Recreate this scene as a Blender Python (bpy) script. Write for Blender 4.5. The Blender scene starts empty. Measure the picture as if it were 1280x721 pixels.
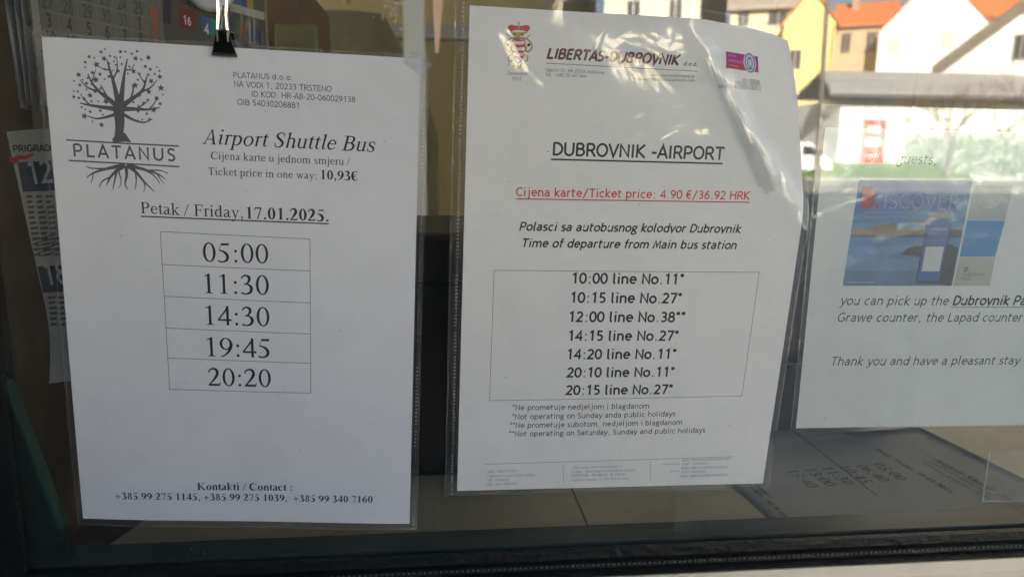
import bpy, bmesh, math, random
from mathutils import Vector, Matrix
R = math.radians
random.seed(7)
S = bpy.context.scene
COL = S.collection

# ------------------------------------------------------------------ camera, light, exposure
CAM_H = 1.55                      # lens height above the pavement
CAM_D = 0.47008                   # lens to window glass (glass plane is y = 0, street is y < 0)
YAW, PITCH, ROLL, FPX = 0.10003, 0.184305, 0.009966, 924.0
fw = Vector((math.sin(YAW)*math.cos(PITCH), math.cos(YAW)*math.cos(PITCH), -math.sin(PITCH)))
rt = fw.cross(Vector((0, 0, 1))).normalized(); up = rt.cross(fw)
rt, up = rt*math.cos(ROLL)+up*math.sin(ROLL), up*math.cos(ROLL)-rt*math.sin(ROLL)
CP = Vector((0, -CAM_D, CAM_H))
cam = bpy.data.cameras.new('camera'); co = bpy.data.objects.new('camera', cam); COL.objects.link(co)
m4 = Matrix((rt, up, -fw)).transposed().to_4x4(); m4.translation = CP
co.matrix_world = m4
cam.sensor_width = 36; cam.lens = FPX*36/1280; cam.clip_start = .02; cam.clip_end = 3000
cam.dof.use_dof = True; cam.dof.focus_distance = .475; cam.dof.aperture_fstop = 9.0
S.camera = co

SUN_EL, SUN_AZ = R(22), R(-12)      # sun stands behind the station building (+y), a little to the right
w = bpy.data.worlds.new('World'); S.world = w; w.use_nodes = True
nt = w.node_tree; bgn = nt.nodes['Background']; bgn.inputs[1].default_value = .05
sky = nt.nodes.new('ShaderNodeTexSky'); sky.sky_type = 'NISHITA'; sky.sun_disc = False
sky.sun_elevation = SUN_EL; sky.sun_rotation = SUN_AZ; sky.air_density = 1.0; sky.dust_density = 1.5; sky.ozone_density = .7
nt.links.new(sky.outputs[0], bgn.inputs[0])
sl = bpy.data.lights.new('sun', 'SUN'); sl.energy = 5.0; sl.angle = R(.5); sl.color = (1, .93, .82)
so = bpy.data.objects.new('sun', sl); COL.objects.link(so)
sdir = Vector((math.sin(SUN_AZ)*math.cos(SUN_EL), math.cos(SUN_AZ)*math.cos(SUN_EL), math.sin(SUN_EL)))
so.rotation_euler = (-sdir).to_track_quat('-Z', 'Y').to_euler(); so.location = (0, 20, 30)
S.view_settings.view_transform = 'Standard'; S.view_settings.look = 'None'
S.view_settings.exposure = 3.4; S.view_settings.gamma = 1
S.cycles.use_denoising = True; S.cycles.max_bounces = 10; S.cycles.transparent_max_bounces = 24
S.cycles.diffuse_bounces = 4; S.cycles.glossy_bounces = 4; S.cycles.caustics_reflective = False
S.cycles.sample_clamp_indirect = 6

def at(px, py, y):                # the point at depth y seen in that direction from where the photographer stood
    d = rt*((px-640)/FPX) - up*((py-360.5)/FPX) + fw
    return CP + d*((y+CAM_D)/d.y)
def atz(px, py, z):
    d = rt*((px-640)/FPX) - up*((py-360.5)/FPX) + fw
    return CP + d*((z-CAM_H)/d.z)

# ------------------------------------------------------------------ materials
MATS = {}
def mat(name, col, rough=.6, metal=0, var=0, scale=20, bump=0, bscale=60, spec=.5, emis=None):
    if name in MATS: return MATS[name]
    m = bpy.data.materials.new(name); m.use_nodes = True
    t = m.node_tree; b = t.nodes['Principled BSDF']
    b.inputs['Base Color'].default_value = (*col, 1); b.inputs['Roughness'].default_value = rough
    b.inputs['Metallic'].default_value = metal; b.inputs['Specular IOR Level'].default_value = spec
    if var or bump:
        tc = t.nodes.new('ShaderNodeTexCoord')
    if var:
        n = t.nodes.new('ShaderNodeTexNoise'); n.inputs['Scale'].default_value = scale; n.inputs['Detail'].default_value = 6
        n.inputs['Roughness'].default_value = .65
        t.links.new(tc.outputs['Object'], n.inputs['Vector'])
        r = t.nodes.new('ShaderNodeValToRGB')
        r.color_ramp.elements[0].position = .3; r.color_ramp.elements[1].position = .7
        r.color_ramp.elements[0].color = (*[max(0, c*(1-var)) for c in col], 1)
        r.color_ramp.elements[1].color = (*[min(1, c*(1+var)) for c in col], 1)
        t.links.new(n.outputs[0], r.inputs[0]); t.links.new(r.outputs[0], b.inputs['Base Color'])
    if bump:
        n2 = t.nodes.new('ShaderNodeTexNoise'); n2.inputs['Scale'].default_value = bscale; n2.inputs['Detail'].default_value = 4
        t.links.new(tc.outputs['Object'], n2.inputs['Vector'])
        bp = t.nodes.new('ShaderNodeBump'); bp.inputs['Strength'].default_value = bump; bp.inputs['Distance'].default_value = .01
        t.links.new(n2.outputs[0], bp.inputs['Height']); t.links.new(bp.outputs[0], b.inputs['Normal'])
    MATS[name] = m
    return m

def clear(name, f0=.04, rough=.0, tint=(1, 1, 1), bump=0, bscale=30, bdist=.002, haze=0, hazecol=(.8, .8, .8)):
    """thin clear sheet: Schlick mix of see-through and mirror, plus a little surface dust"""
    m = bpy.data.materials.new(name); m.use_nodes = True
    t = m.node_tree; t.nodes.clear(); N = t.nodes.new; L = t.links.new
    out = N('ShaderNodeOutputMaterial'); mx = N('ShaderNodeMixShader'); tr = N('ShaderNodeBsdfTransparent'); gl = N('ShaderNodeBsdfGlossy')
    tr.inputs[0].default_value = (*tint, 1); gl.inputs['Roughness'].default_value = rough
    g = N('ShaderNodeNewGeometry'); dt = N('ShaderNodeVectorMath'); dt.operation = 'DOT_PRODUCT'
    L(g.outputs['Incoming'], dt.inputs[0]); L(g.outputs['Normal'], dt.inputs[1])
    def M(op, a, b=None):
        n = N('ShaderNodeMath'); n.operation = op
        for i, v in enumerate((a, b)):
            if v is None: continue
            if isinstance(v, (int, float)): n.inputs[i].default_value = v
            else: L(v, n.inputs[i])
        return n.outputs[0]
    c = M('SUBTRACT', 1.0, M('ABSOLUTE', dt.outputs['Value'])); p = M('POWER', c, 5.0)
    f = M('ADD', M('MULTIPLY', p, 1-f0), f0)
    L(f, mx.inputs[0]); L(tr.outputs[0], mx.inputs[1]); L(gl.outputs[0], mx.inputs[2])
    tc = N('ShaderNodeTexCoord')
    if bump:
        n = N('ShaderNodeTexNoise'); n.inputs['Scale'].default_value = bscale; n.inputs['Detail'].default_value = 3
        n.inputs['Distortion'].default_value = .6
        L(tc.outputs['Object'], n.inputs['Vector'])
        bp = N('ShaderNodeBump'); bp.inputs['Strength'].default_value = bump; bp.inputs['Distance'].default_value = bdist
        L(n.outputs[0], bp.inputs['Height']); L(bp.outputs[0], gl.inputs['Normal'])
    last = mx
    if haze:
        df = N('ShaderNodeBsdfDiffuse'); df.inputs[0].default_value = (*hazecol, 1)
        n = N('ShaderNodeTexNoise'); n.inputs['Scale'].default_value = 14; n.inputs['Detail'].default_value = 8; n.inputs['Roughness'].default_value = .7
        L(tc.outputs['Object'], n.inputs['Vector'])
        if name == 'window_glass':
            mp = N('ShaderNodeMapping'); mp.inputs['Scale'].default_value = (1.0, 1.0, .35); mp.inputs['Rotation'].default_value = (0, .5, 0)
            L(tc.outputs['Object'], mp.inputs['Vector']); L(mp.outputs[0], n.inputs['Vector']); n.inputs['Distortion'].default_value = 1.2
        r = N('ShaderNodeMapRange'); r.inputs[1].default_value = .45; r.inputs[2].default_value = .8; r.inputs[3].default_value = haze*.35; r.inputs[4].default_value = haze*1.6
        L(n.outputs[0], r.inputs[0])
        m2 = N('ShaderNodeMixShader'); L(r.outputs[0], m2.inputs[0]); L(mx.outputs[0], m2.inputs[1]); L(df.outputs[0], m2.inputs[2]); last = m2
    L(last.outputs[0], out.inputs[0]); MATS[name] = m
    return m

PAPER = mat('paper', (.79, .80, .82), .75, var=.02, scale=9, bump=.06, bscale=25)
PAPER2 = mat('paper_warm', (.80, .80, .78), .75, var=.02, scale=9, bump=.06, bscale=25)
INK = mat('black_ink', (.012, .012, .014), .55)
INKT = mat('toner_ink', (.02, .022, .025), .55)
INKG = mat('grey_ink', (.10, .105, .11), .6)
INKF = mat('faded_ink', (.25, .24, .25), .6)
RED = mat('red_ink', (.62, .06, .03), .6)
MAROON = mat('maroon_ink', (.10, .012, .02), .5)
SLEEVE = clear('clear_plastic', f0=.05, rough=.07, bump=.55, bscale=22, bdist=.004, haze=.06)
SLEEVE_EDGE = clear('plastic_edge', f0=.07, rough=.15, bump=.8, bscale=160, bdist=.002, haze=.10)
WELD = clear('plastic_weld', f0=.12, rough=.2, haze=.6, hazecol=(.75, .74, .7))
TAPE = clear('clear_tape', f0=.11, rough=.08, bump=.7, bscale=70, bdist=.003, haze=.2, hazecol=(.95, .95, .9))
GLASS = clear('window_glass', f0=.072, rough=.0, tint=(.965, .98, .972), haze=.026, hazecol=(.7, .7, .66))

# ------------------------------------------------------------------ object helpers
def link(name, bm, m, parent=None, smooth=False):
    me = bpy.data.meshes.new(name); bm.normal_update(); bm.to_mesh(me); bm.free()
    for x in (m if isinstance(m, (list, tuple)) else [m]): me.materials.append(x)
    if smooth:
        for p in me.polygons: p.use_smooth = True
    o = bpy.data.objects.new(name, me); COL.objects.link(o)
    if parent: o.parent = parent
    return o
def tag(o, label, cat, group=None):
    o['label'] = label; o['category'] = cat
    if group: o['group'] = group
    return o
def empty(name, label, cat, loc=(0, 0, 0), group=None, rz=0):
    o = bpy.data.objects.new(name, None); o.empty_display_size = .05; COL.objects.link(o)
    o.location = loc; o.rotation_euler = (0, 0, rz)
    return tag(o, label, cat, group)
def struct(name, bm, m):
    o = link(name, bm, m); o['kind'] = 'structure'; return o
def bx(bm, x0, x1, y0, y1, z0, z1, mi=0):
    vs = [bm.verts.new((x, y, z)) for x in (x0, x1) for y in (y0, y1) for z in (z0, z1)]
    for f in ((0, 1, 3, 2), (4, 6, 7, 5), (0, 4, 5, 1), (2, 3, 7, 6), (0, 2, 6, 4), (1, 5, 7, 3)):
        bm.faces.new([vs[i] for i in f]).material_index = mi
    return bm
def box(x0, x1, y0, y1, z0, z1, bev=0):
    bm = bx(bmesh.new(), x0, x1, y0, y1, z0, z1)
    if bev: bmesh.ops.bevel(bm, geom=bm.edges[:], offset=bev, segments=2, affect='EDGES', profile=.6)
    return bm
def prism(bm, pts, d):            # polygon (3-D points) pushed along vector d
    a = [bm.verts.new(p) for p in pts]; b = [bm.verts.new(Vector(p)+Vector(d)) for p in pts]
    n = len(a); bm.faces.new(a); bm.faces.new(b[::-1])
    for i in range(n): bm.faces.new((a[i], b[i], b[(i+1) % n], a[(i+1) % n]))
    return bm
def tube(bm, pts, rad, n=8, caps=True):
    pts = [Vector(p) for p in pts]; rr = rad if isinstance(rad, (list, tuple)) else [rad]*len(pts); rings = []
    for i, p in enumerate(pts):
        t = (pts[min(i+1, len(pts)-1)]-pts[max(i-1, 0)]).normalized()
        a = t.orthogonal().normalized() if abs(t.z) > .95 else t.cross(Vector((0, 0, 1))).normalized(); b = t.cross(a)
        rings.append([bm.verts.new(p+(a*math.cos(k*2*math.pi/n)+b*math.sin(k*2*math.pi/n))*rr[i]) for k in range(n)])
    for r0, r1 in zip(rings, rings[1:]):
        for k in range(n): bm.faces.new((r0[k], r0[(k+1) % n], r1[(k+1) % n], r1[k]))
    if caps: bm.faces.new(rings[0][::-1]); bm.faces.new(rings[-1])
    return bm
def lathe(bm, prof, c, ax='Z', n=24):
    rings = []
    for r_, h in prof:
        ring = []
        for k in range(n):
            a = 2*math.pi*k/n; u, v = r_*math.cos(a), r_*math.sin(a)
            p = (u, v, h) if ax == 'Z' else (u, h, v) if ax == 'Y' else (h, u, v)
            ring.append(bm.verts.new(Vector(c)+Vector(p)))
        rings.append(ring)
    for r0, r1 in zip(rings, rings[1:]):
        for k in range(n): bm.faces.new((r0[k], r0[(k+1) % n], r1[(k+1) % n], r1[k]))
    bm.faces.new(rings[0][::-1]); bm.faces.new(rings[-1])
    return bm

# ------------------------------------------------------------------ lettering: pen strokes in 1/100 em
def arc(cx, cy, rx, ry, a0, a1, n=14):
    return [(cx+rx*math.cos(R(a0+(a1-a0)*i/n)), cy+ry*math.sin(R(a0+(a1-a0)*i/n))) for i in range(n+1)]
def sans(ch):
    A = arc
    g = {
    'a': (52, [[(9, 43)]+A(23, 33, 16, 15, 125, 0)+[(39, 8), (45, 4)], [(39, 29), (27, 29)]+A(23, 17, 15, 12.5, 100, 290)+[(39, 14)]]),
    'b': (56, [[(10, 74), (10, 3)], A(28, 26, 18.5, 21.5, 0, 360, 24)]),
    'c': (50, [A(28, 26, 19.5, 21.5, 52, 308, 18)]),
    'd': (56, [[(46, 74), (46, 0)], A(28, 26, 18.5, 21.5, 0, 360, 24)]),
    'e': (54, [[(10, 28), (45, 28)]+A(27.5, 27, 18.5, 21.5, 2, 318, 20)]),
    'f': (37, [[(16, 0), (16, 58)]+A(28, 60, 12, 11.5, 180, 75, 8), [(4, 48), (33, 48)]]),
    'g': (50, [A(23, 34, 15, 13.5, 0, 360, 20), [(34, 44), (46, 47)], [(14, 22), (11, 15), (18, 9), (32, 7)]+A(25, -6, 19, 12, 60, -240, 20)]),
    'h': (55, [[(10, 74), (10, 0)], [(10, 30)]+A(27, 31, 17, 16.5, 165, 0, 10)+[(44, 0)]]),
    'i': (28.5, [[(14, 52), (14, 0)], [(14, 73), (14, 64)]]),
    'j': (36, [[(22, 52), (22, -7)]+A(12, -7, 10, 10, 0, -100, 8), [(22, 73), (22, 64)]]),
    'k': (50, [[(10, 74), (10, 0)], [(43, 52), (13, 27), (46, 0)]]),
    'l': (29.5, [[(11, 74), (11, 13)]+A(20, 13, 9, 9.5, 180, 280, 8)]),
    'm': (83, [[(10, 52), (10, 0)], [(10, 32)]+A(25, 32, 15.5, 15.5, 165, 0, 10)+[(40.5, 0)], [(41, 32)]+A(57, 32, 15.5, 15.5, 165, 0, 10)+[(72.5, 0)]]),
    'n': (55, [[(10, 52), (10, 0)], [(10, 31)]+A(27, 31, 17, 16.5, 165, 0, 10)+[(44, 0)]]),
    'o': (54, [A(27, 26, 20, 21.5, 0, 360, 24)]),
    'p': (56, [[(10, 52), (10, -20)], A(28, 26, 18.5, 21.5, 0, 360, 24)]),
    'q': (56, [[(46, 52), (46, -20)], A(28, 26, 18.5, 21.5, 0, 360, 24)]),
    'r': (39, [[(10, 52), (10, 0)], [(10, 30)]+A(26, 31, 16, 16.5, 165, 62, 8)]),
    's': (41, [[(33, 45)]+A(21, 37, 13, 10.5, 70, 240, 10)+A(20, 15, 14, 11, 55, -150, 12)]),
    't': (40, [[(14, 66), (14, 14)]+A(24, 14, 10, 10, 180, 290, 8), [(4, 48), (34, 48)]]),
    'u': (55, [[(10, 52), (10, 20)]+A(26, 20.5, 16, 16.5, 180, 345, 10), [(44, 52), (44, 0)]]),
    'v': (49, [[(4, 53), (24.5, 3), (45, 53)]]), 'w': (74, [[(4, 53), (20, 3), (37, 50), (54, 3), (70, 53)]]),
    'x': (50, [[(5, 52), (44, 0)], [(44, 52), (5, 0)]]), 'y': (49, [[(4, 53), (25, 4)], [(46, 53), (22, -8), (14, -17), (5, -17)]]),
    'z': (48, [[(6, 48), (41, 48), (7, 5), (42, 5)]]),
    'A': (59, [[(3, 0), (29.5, 69), (56, 0)], [(13, 22), (46, 22)]]),
    'B': (57, [[(10, 0), (10, 68)], [(10, 67), (28, 67)]+A(29, 53, 15, 14, 85, -85, 10)+[(10, 38.5)], [(10, 38)]+A(30, 22, 19, 17, 85, -85, 12)+[(10, 5)]]),
    'C': (60, [A(35, 36, 27, 32, 48, 312, 20)]),
    'D': (61, [[(10, 0), (10, 68)], [(10, 67)]+A(22, 36, 33, 31, 88, -88, 18)+[(10, 5)]]),
    'E': (54, [[(11, 0), (11, 71)], [(11, 67), (46, 67)], [(11, 38), (42, 38)], [(11, 5), (47, 5)]]),
    'F': (52, [[(11, 0), (11, 71)], [(11, 67), (47, 67)], [(11, 37), (40, 37)]]),
    'G': (68, [A(36, 36, 28, 32, 50, 322, 20)+[(58, 32), (40, 32)]]),
    'H': (65, [[(10, 0), (10, 71)], [(55, 0), (55, 71)], [(10, 38), (55, 38)]]), 'I': (28, [[(14, 0), (14, 71)]]),
    'J': (48, [[(34, 71), (34, 20)]+A(19, 18, 15, 14.5, 0, -130, 10)]),
    'K': (58, [[(10, 0), (10, 71)], [(52, 71), (14, 37), (55, 0)]]), 'L': (51, [[(11, 71), (11, 5), (48, 5)]]),
    'M': (71, [[(8, 0), (15, 66), (35.5, 18), (56, 66), (63, 0)]]), 'N': (64, [[(10, 0), (10, 67), (54, 5), (54, 71)]]),
    'O': (67, [A(33.5, 36, 27, 32, 0, 360, 28)]),
    'P': (56, [[(10, 0), (10, 68)], [(10, 67), (28, 67)]+A(30, 49, 18, 18, 88, -88, 12)+[(10, 31)]]),
    'Q': (68, [A(33.5, 36, 27, 32, 0, 360, 28), [(38, 18), (60, -6)]]),
    'R': (58, [[(10, 0), (10, 68)], [(10, 67), (28, 67)]+A(30, 50, 17, 17, 88, -88, 12)+[(10, 33)], [(31, 33), (54, 0)]]),
    'S': (48, [[(41, 62)]+A(24, 53, 16, 14.5, 60, 235, 12)+A(22, 20, 18, 16, 60, -145, 14)]),
    'T': (58, [[(29, 0), (29, 67)], [(3, 67), (55, 67)]]),
    'U': (65, [[(10, 71), (10, 27)]+A(32.5, 27, 22.5, 23, 180, 360, 16)+[(55, 71)]]),
    'V': (59, [[(4, 71), (29.5, 3), (55, 71)]]), 'W': (85, [[(4, 71), (23, 3), (42, 68), (62, 3), (81, 71)]]),
    'X': (56, [[(5, 71), (51, 0)], [(51, 71), (5, 0)]]), 'Y': (57, [[(4, 71), (28, 34), (53, 71)], [(28, 35), (28, 0)]]),
    'Z': (55, [[(6, 67), (48, 67), (7, 5), (50, 5)]]),
    '0': (52.4, [A(26, 36, 19.5, 32, 0, 360, 26)]), '1': (52.4, [[(12, 58), (29, 68), (29, 0)]]),
    '2': (52.4, [A(25, 50, 16.5, 17.5, 160, -25, 12)+[(8, 5), (46, 5)]]),
    '3': (52.4, [[(10, 62)]+A(23, 52, 16, 15.5, 95, -85, 10), [(18, 37)]+A(23, 21, 19, 16, 85, -130, 14)]),
    '4': (52.4, [[(37, 0), (37, 68), (6, 22), (49, 22)]]), '5': (52.4, [[(42, 67), (15, 67), (13, 41)]+A(23, 23, 19, 18, 112, -125, 14)]),
    '6': (52.4, [[(41, 67), (24, 58), (11, 36)]+A(27, 23, 17.5, 18, 170, 530, 24)]), '7': (52.4, [[(6, 67), (45, 67), (20, 0)]]),
    '8': (52.4, [A(26, 53, 15, 14.5, 0, 360, 20), A(26, 21, 18.5, 17, 0, 360, 22)]),
    '9': (52.4, [[(11, 5), (28, 14), (41, 36)]+A(25, 49, 17.5, 18, -10, 350, 24)]),
    '.': (36, [[(14, 5), (22, 5)]]), ',': (36, [[(20, 9), (13, -10)]]), ':': (36, [[(15, 5), (23, 5)], [(15, 44), (23, 44)]]),
    '-': (36, [[(4, 29), (32, 29)]]), '–': (36, [[(4, 29), (32, 29)]]), '/': (52, [[(8, -8), (44, 74)]]), '+': (52, [[(6, 29), (46, 29)], [(26, 9), (26, 49)]]),
    '*': (36, [[(18, 74), (18, 48)], [(6, 67), (30, 55)], [(30, 67), (6, 55)]]),
    '€': (52, [A(30, 36, 21, 32, 55, 305, 16), [(2, 42), (38, 42)], [(2, 30), (36, 30)]]),
    '@': (77, [A(38, 26, 32, 34, -50, 290, 24), A(38, 27, 13, 16, 0, 360, 16)]), ' ': (30, []), '(': (36, [A(42, 30, 28, 46, 130, 230, 10)]), ')': (36, [A(-6, 30, 28, 46, 50, -50, 10)]),
    '\'': (20, [[(10, 74), (10, 58)]])}
    return g.get(ch, (50, []))

def strip(pts, ws):               # ribbon along a path with width ws (number or list)
    if not isinstance(ws, list):
        q = [pts[0]]
        for p in pts[1:]:
            if abs(p[0]-q[-1][0])+abs(p[1]-q[-1][1]) > 1e-4: q.append(p)
        pts = q
    n = len(pts); out = []; cl = (n > 3 and abs(pts[0][0]-pts[-1][0])+abs(pts[0][1]-pts[-1][1]) < .01)
    Lh, Rh = [], []
    for i in range(n):
        x, y = pts[i]; w_ = ws[i] if isinstance(ws, list) else ws
        if cl and i in (0, n-1): p0, p1 = pts[-2], pts[1]
        else: p0, p1 = pts[max(i-1, 0)], pts[min(i+1, n-1)]
        def nrm(a, b):
            dx, dy = b[0]-a[0], b[1]-a[1]; l = math.hypot(dx, dy) or 1
            return -dy/l, dx/l
        n0 = nrm(p0, (x, y)) if p0 != (x, y) else None; n1 = nrm((x, y), p1) if p1 != (x, y) else None
        n0 = n0 or n1; n1 = n1 or n0
        mx, my = n0[0]+n1[0], n0[1]+n1[1]; q = mx*mx+my*my
        k = 2/max(q, .55) if q > .02 else 1
        mx, my = mx*k/1, my*k/1
        h = w_/2
        Lh.append((x+mx*h, y+my*h)); Rh.append((x-mx*h, y-my*h))
    for i in range(n-1): out.append([Lh[i], Rh[i], Rh[i+1], Lh[i+1]])
    return out
def smooth(P, k=5):               # Catmull-Rom through (x, y, w) points
    o = []; n = len(P)
    for i in range(n-1):
        a, b, c, d = P[max(i-1, 0)], P[i], P[i+1], P[min(i+2, n-1)]
        for j in range(k):
            t = j/k
            o.append(tuple(.5*(2*b[q]+(c[q]-a[q])*t+(2*a[q]-5*b[q]+4*c[q]-d[q])*t*t+(3*b[q]-a[q]-3*c[q]+d[q])*t**3) for q in range(3)))
    return o+[tuple(P[-1])]

def serif(ch, bold=False, it=False):
    sw = 1.55 if bold else 1.0; hw = 1.25 if bold else 1.0
    F = []
    def wv(v):
        if v < 4.2: v = .55*v+2.35
        return v*(sw if v >= 6 else 1.15 if (bold and v > 3.6) else hw)
    def vs(*P):
        P = smooth(P); F.extend(strip([(p[0], p[1]) for p in P], [wv(p[2]) for p in P]))
    def V(x, y0, y1, w_=8.6): F.append([(x-wv(w_)/2, y0), (x+wv(w_)/2, y0), (x+wv(w_)/2, y1), (x-wv(w_)/2, y1)])
    def H(x0, x1, y, w_=2.8): F.append([(x0, y-wv(w_)/2), (x1, y-wv(w_)/2), (x1, y+wv(w_)/2), (x0, y+wv(w_)/2)])
    def D(x0, y0, x1, y1, w_): F.append([(x0-wv(w_)/2, y0), (x0+wv(w_)/2, y0), (x1+wv(w_)/2, y1), (x1-wv(w_)/2, y1)])
    def ring(cx, cy, rx, ry, wx, wy):
        wx, wy = wv(wx), wv(wy); n = 28
        for i in range(n):
            a, b = 2*math.pi*i/n, 2*math.pi*(i+1)/n
            F.append([(cx+rx*math.cos(a), cy+ry*math.sin(a)), (cx+rx*math.cos(b), cy+ry*math.sin(b)),
                      (cx+(rx-wx)*math.cos(b), cy+(ry-wy)*math.sin(b)), (cx+(rx-wx)*math.cos(a), cy+(ry-wy)*math.sin(a))])
    def dot(cx, cy, r_): 
        r_ *= (1.3 if bold else 1); F.append([(cx+r_*math.cos(2*math.pi*i/14), cy+r_*math.sin(2*math.pi*i/14)) for i in range(14)])
    def sf(x, y, l):              # foot or head serif with small brackets
        if it and y < 1 and ch not in 'pABP': return
        F.append([(x-l/2, y), (x+l/2, y), (x+l/2, y+1.9*hw), (x-l/2, y+1.9*hw)])
        s = 1 if y < 30 and y != -21 or y == -21 else -1
        if s > 0: F.append([(x-l*.32, y+1.7), (x+l*.32, y+1.7), (x+wv(8)/2, y+5.5), (x-wv(8)/2, y+5.5)])
        else: F.append([(x-l*.32, y+.2), (x+l*.32, y+.2), (x+wv(8)/2, y-3.5), (x-wv(8)/2, y-3.5)])
    def flag(x, y): F.append([(x-12, y-5.2), (x-12, y-3.4), (x+wv(8)/2, y+1.5), (x+wv(8)/2, y-6), (x-wv(8)/2, y-6)])
    def ex(x): vs((x, 9, 7), (x+1.5, 3, 5.5), (x+6, 3, 3.4), (x+11, 9, 2.4))
    adv = 50
    if ch == '0': ring(25, 33.5, 21.5, 34.5, 9, 3.2)
    elif ch == '1': V(26, 0, 62); F.append([(11, 57), (11, 59), (27, 68), (26+wv(8.6)/2, 68), (26+wv(8.6)/2, 58), (22, 60)]); sf(26, 0, 27)
    elif ch == '2':
        vs((5, 49, 3), (9, 59, 5), (20, 65, 6), (32, 61, 9), (36, 49, 10), (31, 35, 9), (19, 19, 6), (5, 3, 3.4))
        F.append([(3, 0), (42, 0), (47, 14), (44.5, 14), (40, 7.5), (9, 7.5), (3, 2.2)])
    elif ch == '3':
        vs((6, 54, 3), (12, 62, 5), (21, 65, 6), (31, 60, 9), (32.5, 51, 9), (27, 40, 6), (15, 34, 3))
        vs((15, 34.5, 3), (28, 34, 5), (37, 26, 9.5), (38.5, 17, 10), (33, 6, 8), (20, 1.2, 5), (9, 3, 5.6), (5, 5.5, 6))
    elif ch == '4': V(34.5, 0, 67.5, 8.4); F.append([(35, 67), (37, 67), (37, 58), (8, 21), (2, 21), (2, 18)]); H(2, 47.5, 18.5, 6.2)
    elif ch == '5':
        F.append([(14, 58.5), (40, 58.5), (43.8, 67.6), (42.5, 68), (40.5, 66.4), (16.5, 66.4)]); F.append([(14, 58.5), (17, 66), (9.5, 42), (7, 42)])
        F.append([(7, 42), (9.5, 42), (16.8, 66), (14.4, 62)])
        vs((8, 41, 4), (19, 39, 6), (31, 31, 9), (36.5, 19, 10), (32, 7, 8), (20, 1, 5), (9, 2.5, 5.6), (4, 5, 6))
    elif ch in '69':
        k = len(F); vs((43, 67, 2.4), (30, 61, 5), (16, 47, 8), (8.5, 29, 10), (8, 21, 10)); ring(25, 21, 21, 21.5, 8.8, 3)
        if ch == '9': F[k:] = [[(50-x, 66.5-y) for x, y in f] for f in F[k:]]
    elif ch == '7': F.append([(8, 66.3), (45, 66.3), (45, 63.5), (42, 58.5), (12, 58.5), (5.5, 49), (3, 50)]); F.append([(45, 63.5), (37, 59), (17.5, -1), (24, -1)])
    elif ch == '8': ring(25, 50, 16.5, 17.5, 7.4, 3); ring(25, 17, 19.5, 18.5, 8.2, 3)
    elif ch == 'a':
        adv = 44
        vs((8, 35, 7), (11, 41, 5), (19, 44.3, 3.5), (27.5, 41, 6), (30, 33, 8.4), (30, 10, 8.4), (33, 4, 6), (40, 4.5, 3), (43, 8, 2))
        vs((30, 28, 3), (19, 23, 4), (9.5, 16, 7), (7.5, 9, 8.4), (12, 3, 7), (20, 4, 4), (30, 11, 3))
    elif ch == 'c': adv = 44; vs((36, 35, 6.5), (31, 42, 5), (23, 44.3, 3.6), (12, 39, 7), (7.5, 24, 9), (11.5, 9, 8), (21, 3.3, 6), (31, 4.5, 4), (40, 12, 2.4)); dot(35.5, 35.5, 3.6)
    elif ch == 'd':
        vs((34, 38, 3), (25, 44.2, 3.2), (13, 39, 7), (7.5, 23, 9), (11.5, 7, 8), (21, 3, 6), (34, 9.5, 3)); V(36, 2, 66); flag(36, 68); F.append([(32, 2), (36, 6), (48, 6), (48, 4.2), (38, 0)])
    elif ch == 'e': adv = 44; H(8, 40, 26.5, 4.2); vs((37.5, 27, 6), (35.5, 37, 6), (24, 44.3, 3.6), (13, 39, 7), (7.5, 24, 9), (11.5, 9.5, 8), (21, 3.3, 6), (31, 5, 4), (40.5, 13, 2.4))
    elif ch == 'h':
        V(13, 0, 67); flag(13, 68.3); vs((13, 36, 3), (20, 42, 4), (29, 43, 6.5), (36, 38, 8), (38, 29, 8.6), (38, 0, 8.6)); sf(13, 0, 23); sf(38, 0, 22)
        if it: ex(38)
    elif ch == 'i': adv = 28; V(14, 0 if not it else 8, 44); flag(14, 45); sf(14, 0, 23); dot(13.8, 62.5, 5); (ex(14) if it else None)
    elif ch == 'j': adv = 28; V(16, -8, 44); flag(16, 45); dot(15.8, 62.5, 5); vs((16, -6, 8.4), (13, -16, 6), (6, -20.5, 3.5), (-2, -18, 5))
    elif ch == 'k': V(13, 0, 67); flag(13, 68.3); sf(13, 0, 22); D(16, 20, 37, 43, 3.4); F.append([(19, 24), (23.5, 29), (46, 0), (36, 0)]); sf(38, 42.5, 19); sf(41, 0, 20)
    elif ch == 'l': adv = 28; V(14, 0 if not it else 8, 67); flag(14, 68.3); sf(14, 0, 23); (ex(14) if it else None)
    elif ch == 'm':
        adv = 78; V(13, 0, 43); flag(13, 45)
        for q in (0, 26): vs((13+q, 36, 3), (20+q, 42, 4), (29+q, 43, 6.5), (37+q, 38, 8), (39+q, 29, 8.4), (39+q, 0, 8.4))
        for q in (13, 39, 65): sf(q, 0, 22)
    elif ch == 'n': V(13, 0, 43); flag(13, 45); vs((13, 36, 3), (20, 42, 4), (28, 43, 6.5), (35.5, 38, 8), (37.5, 29, 8.4), (37.5, 0, 8.4)); sf(13, 0, 22); sf(38, 0, 22)
    elif ch == 'o': ring(25, 22, 21.8, 23, 8.8, 3)
    elif ch == 'p':
        V(12, -21, 43); flag(12, 45); sf(12, -21, 23)
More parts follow.
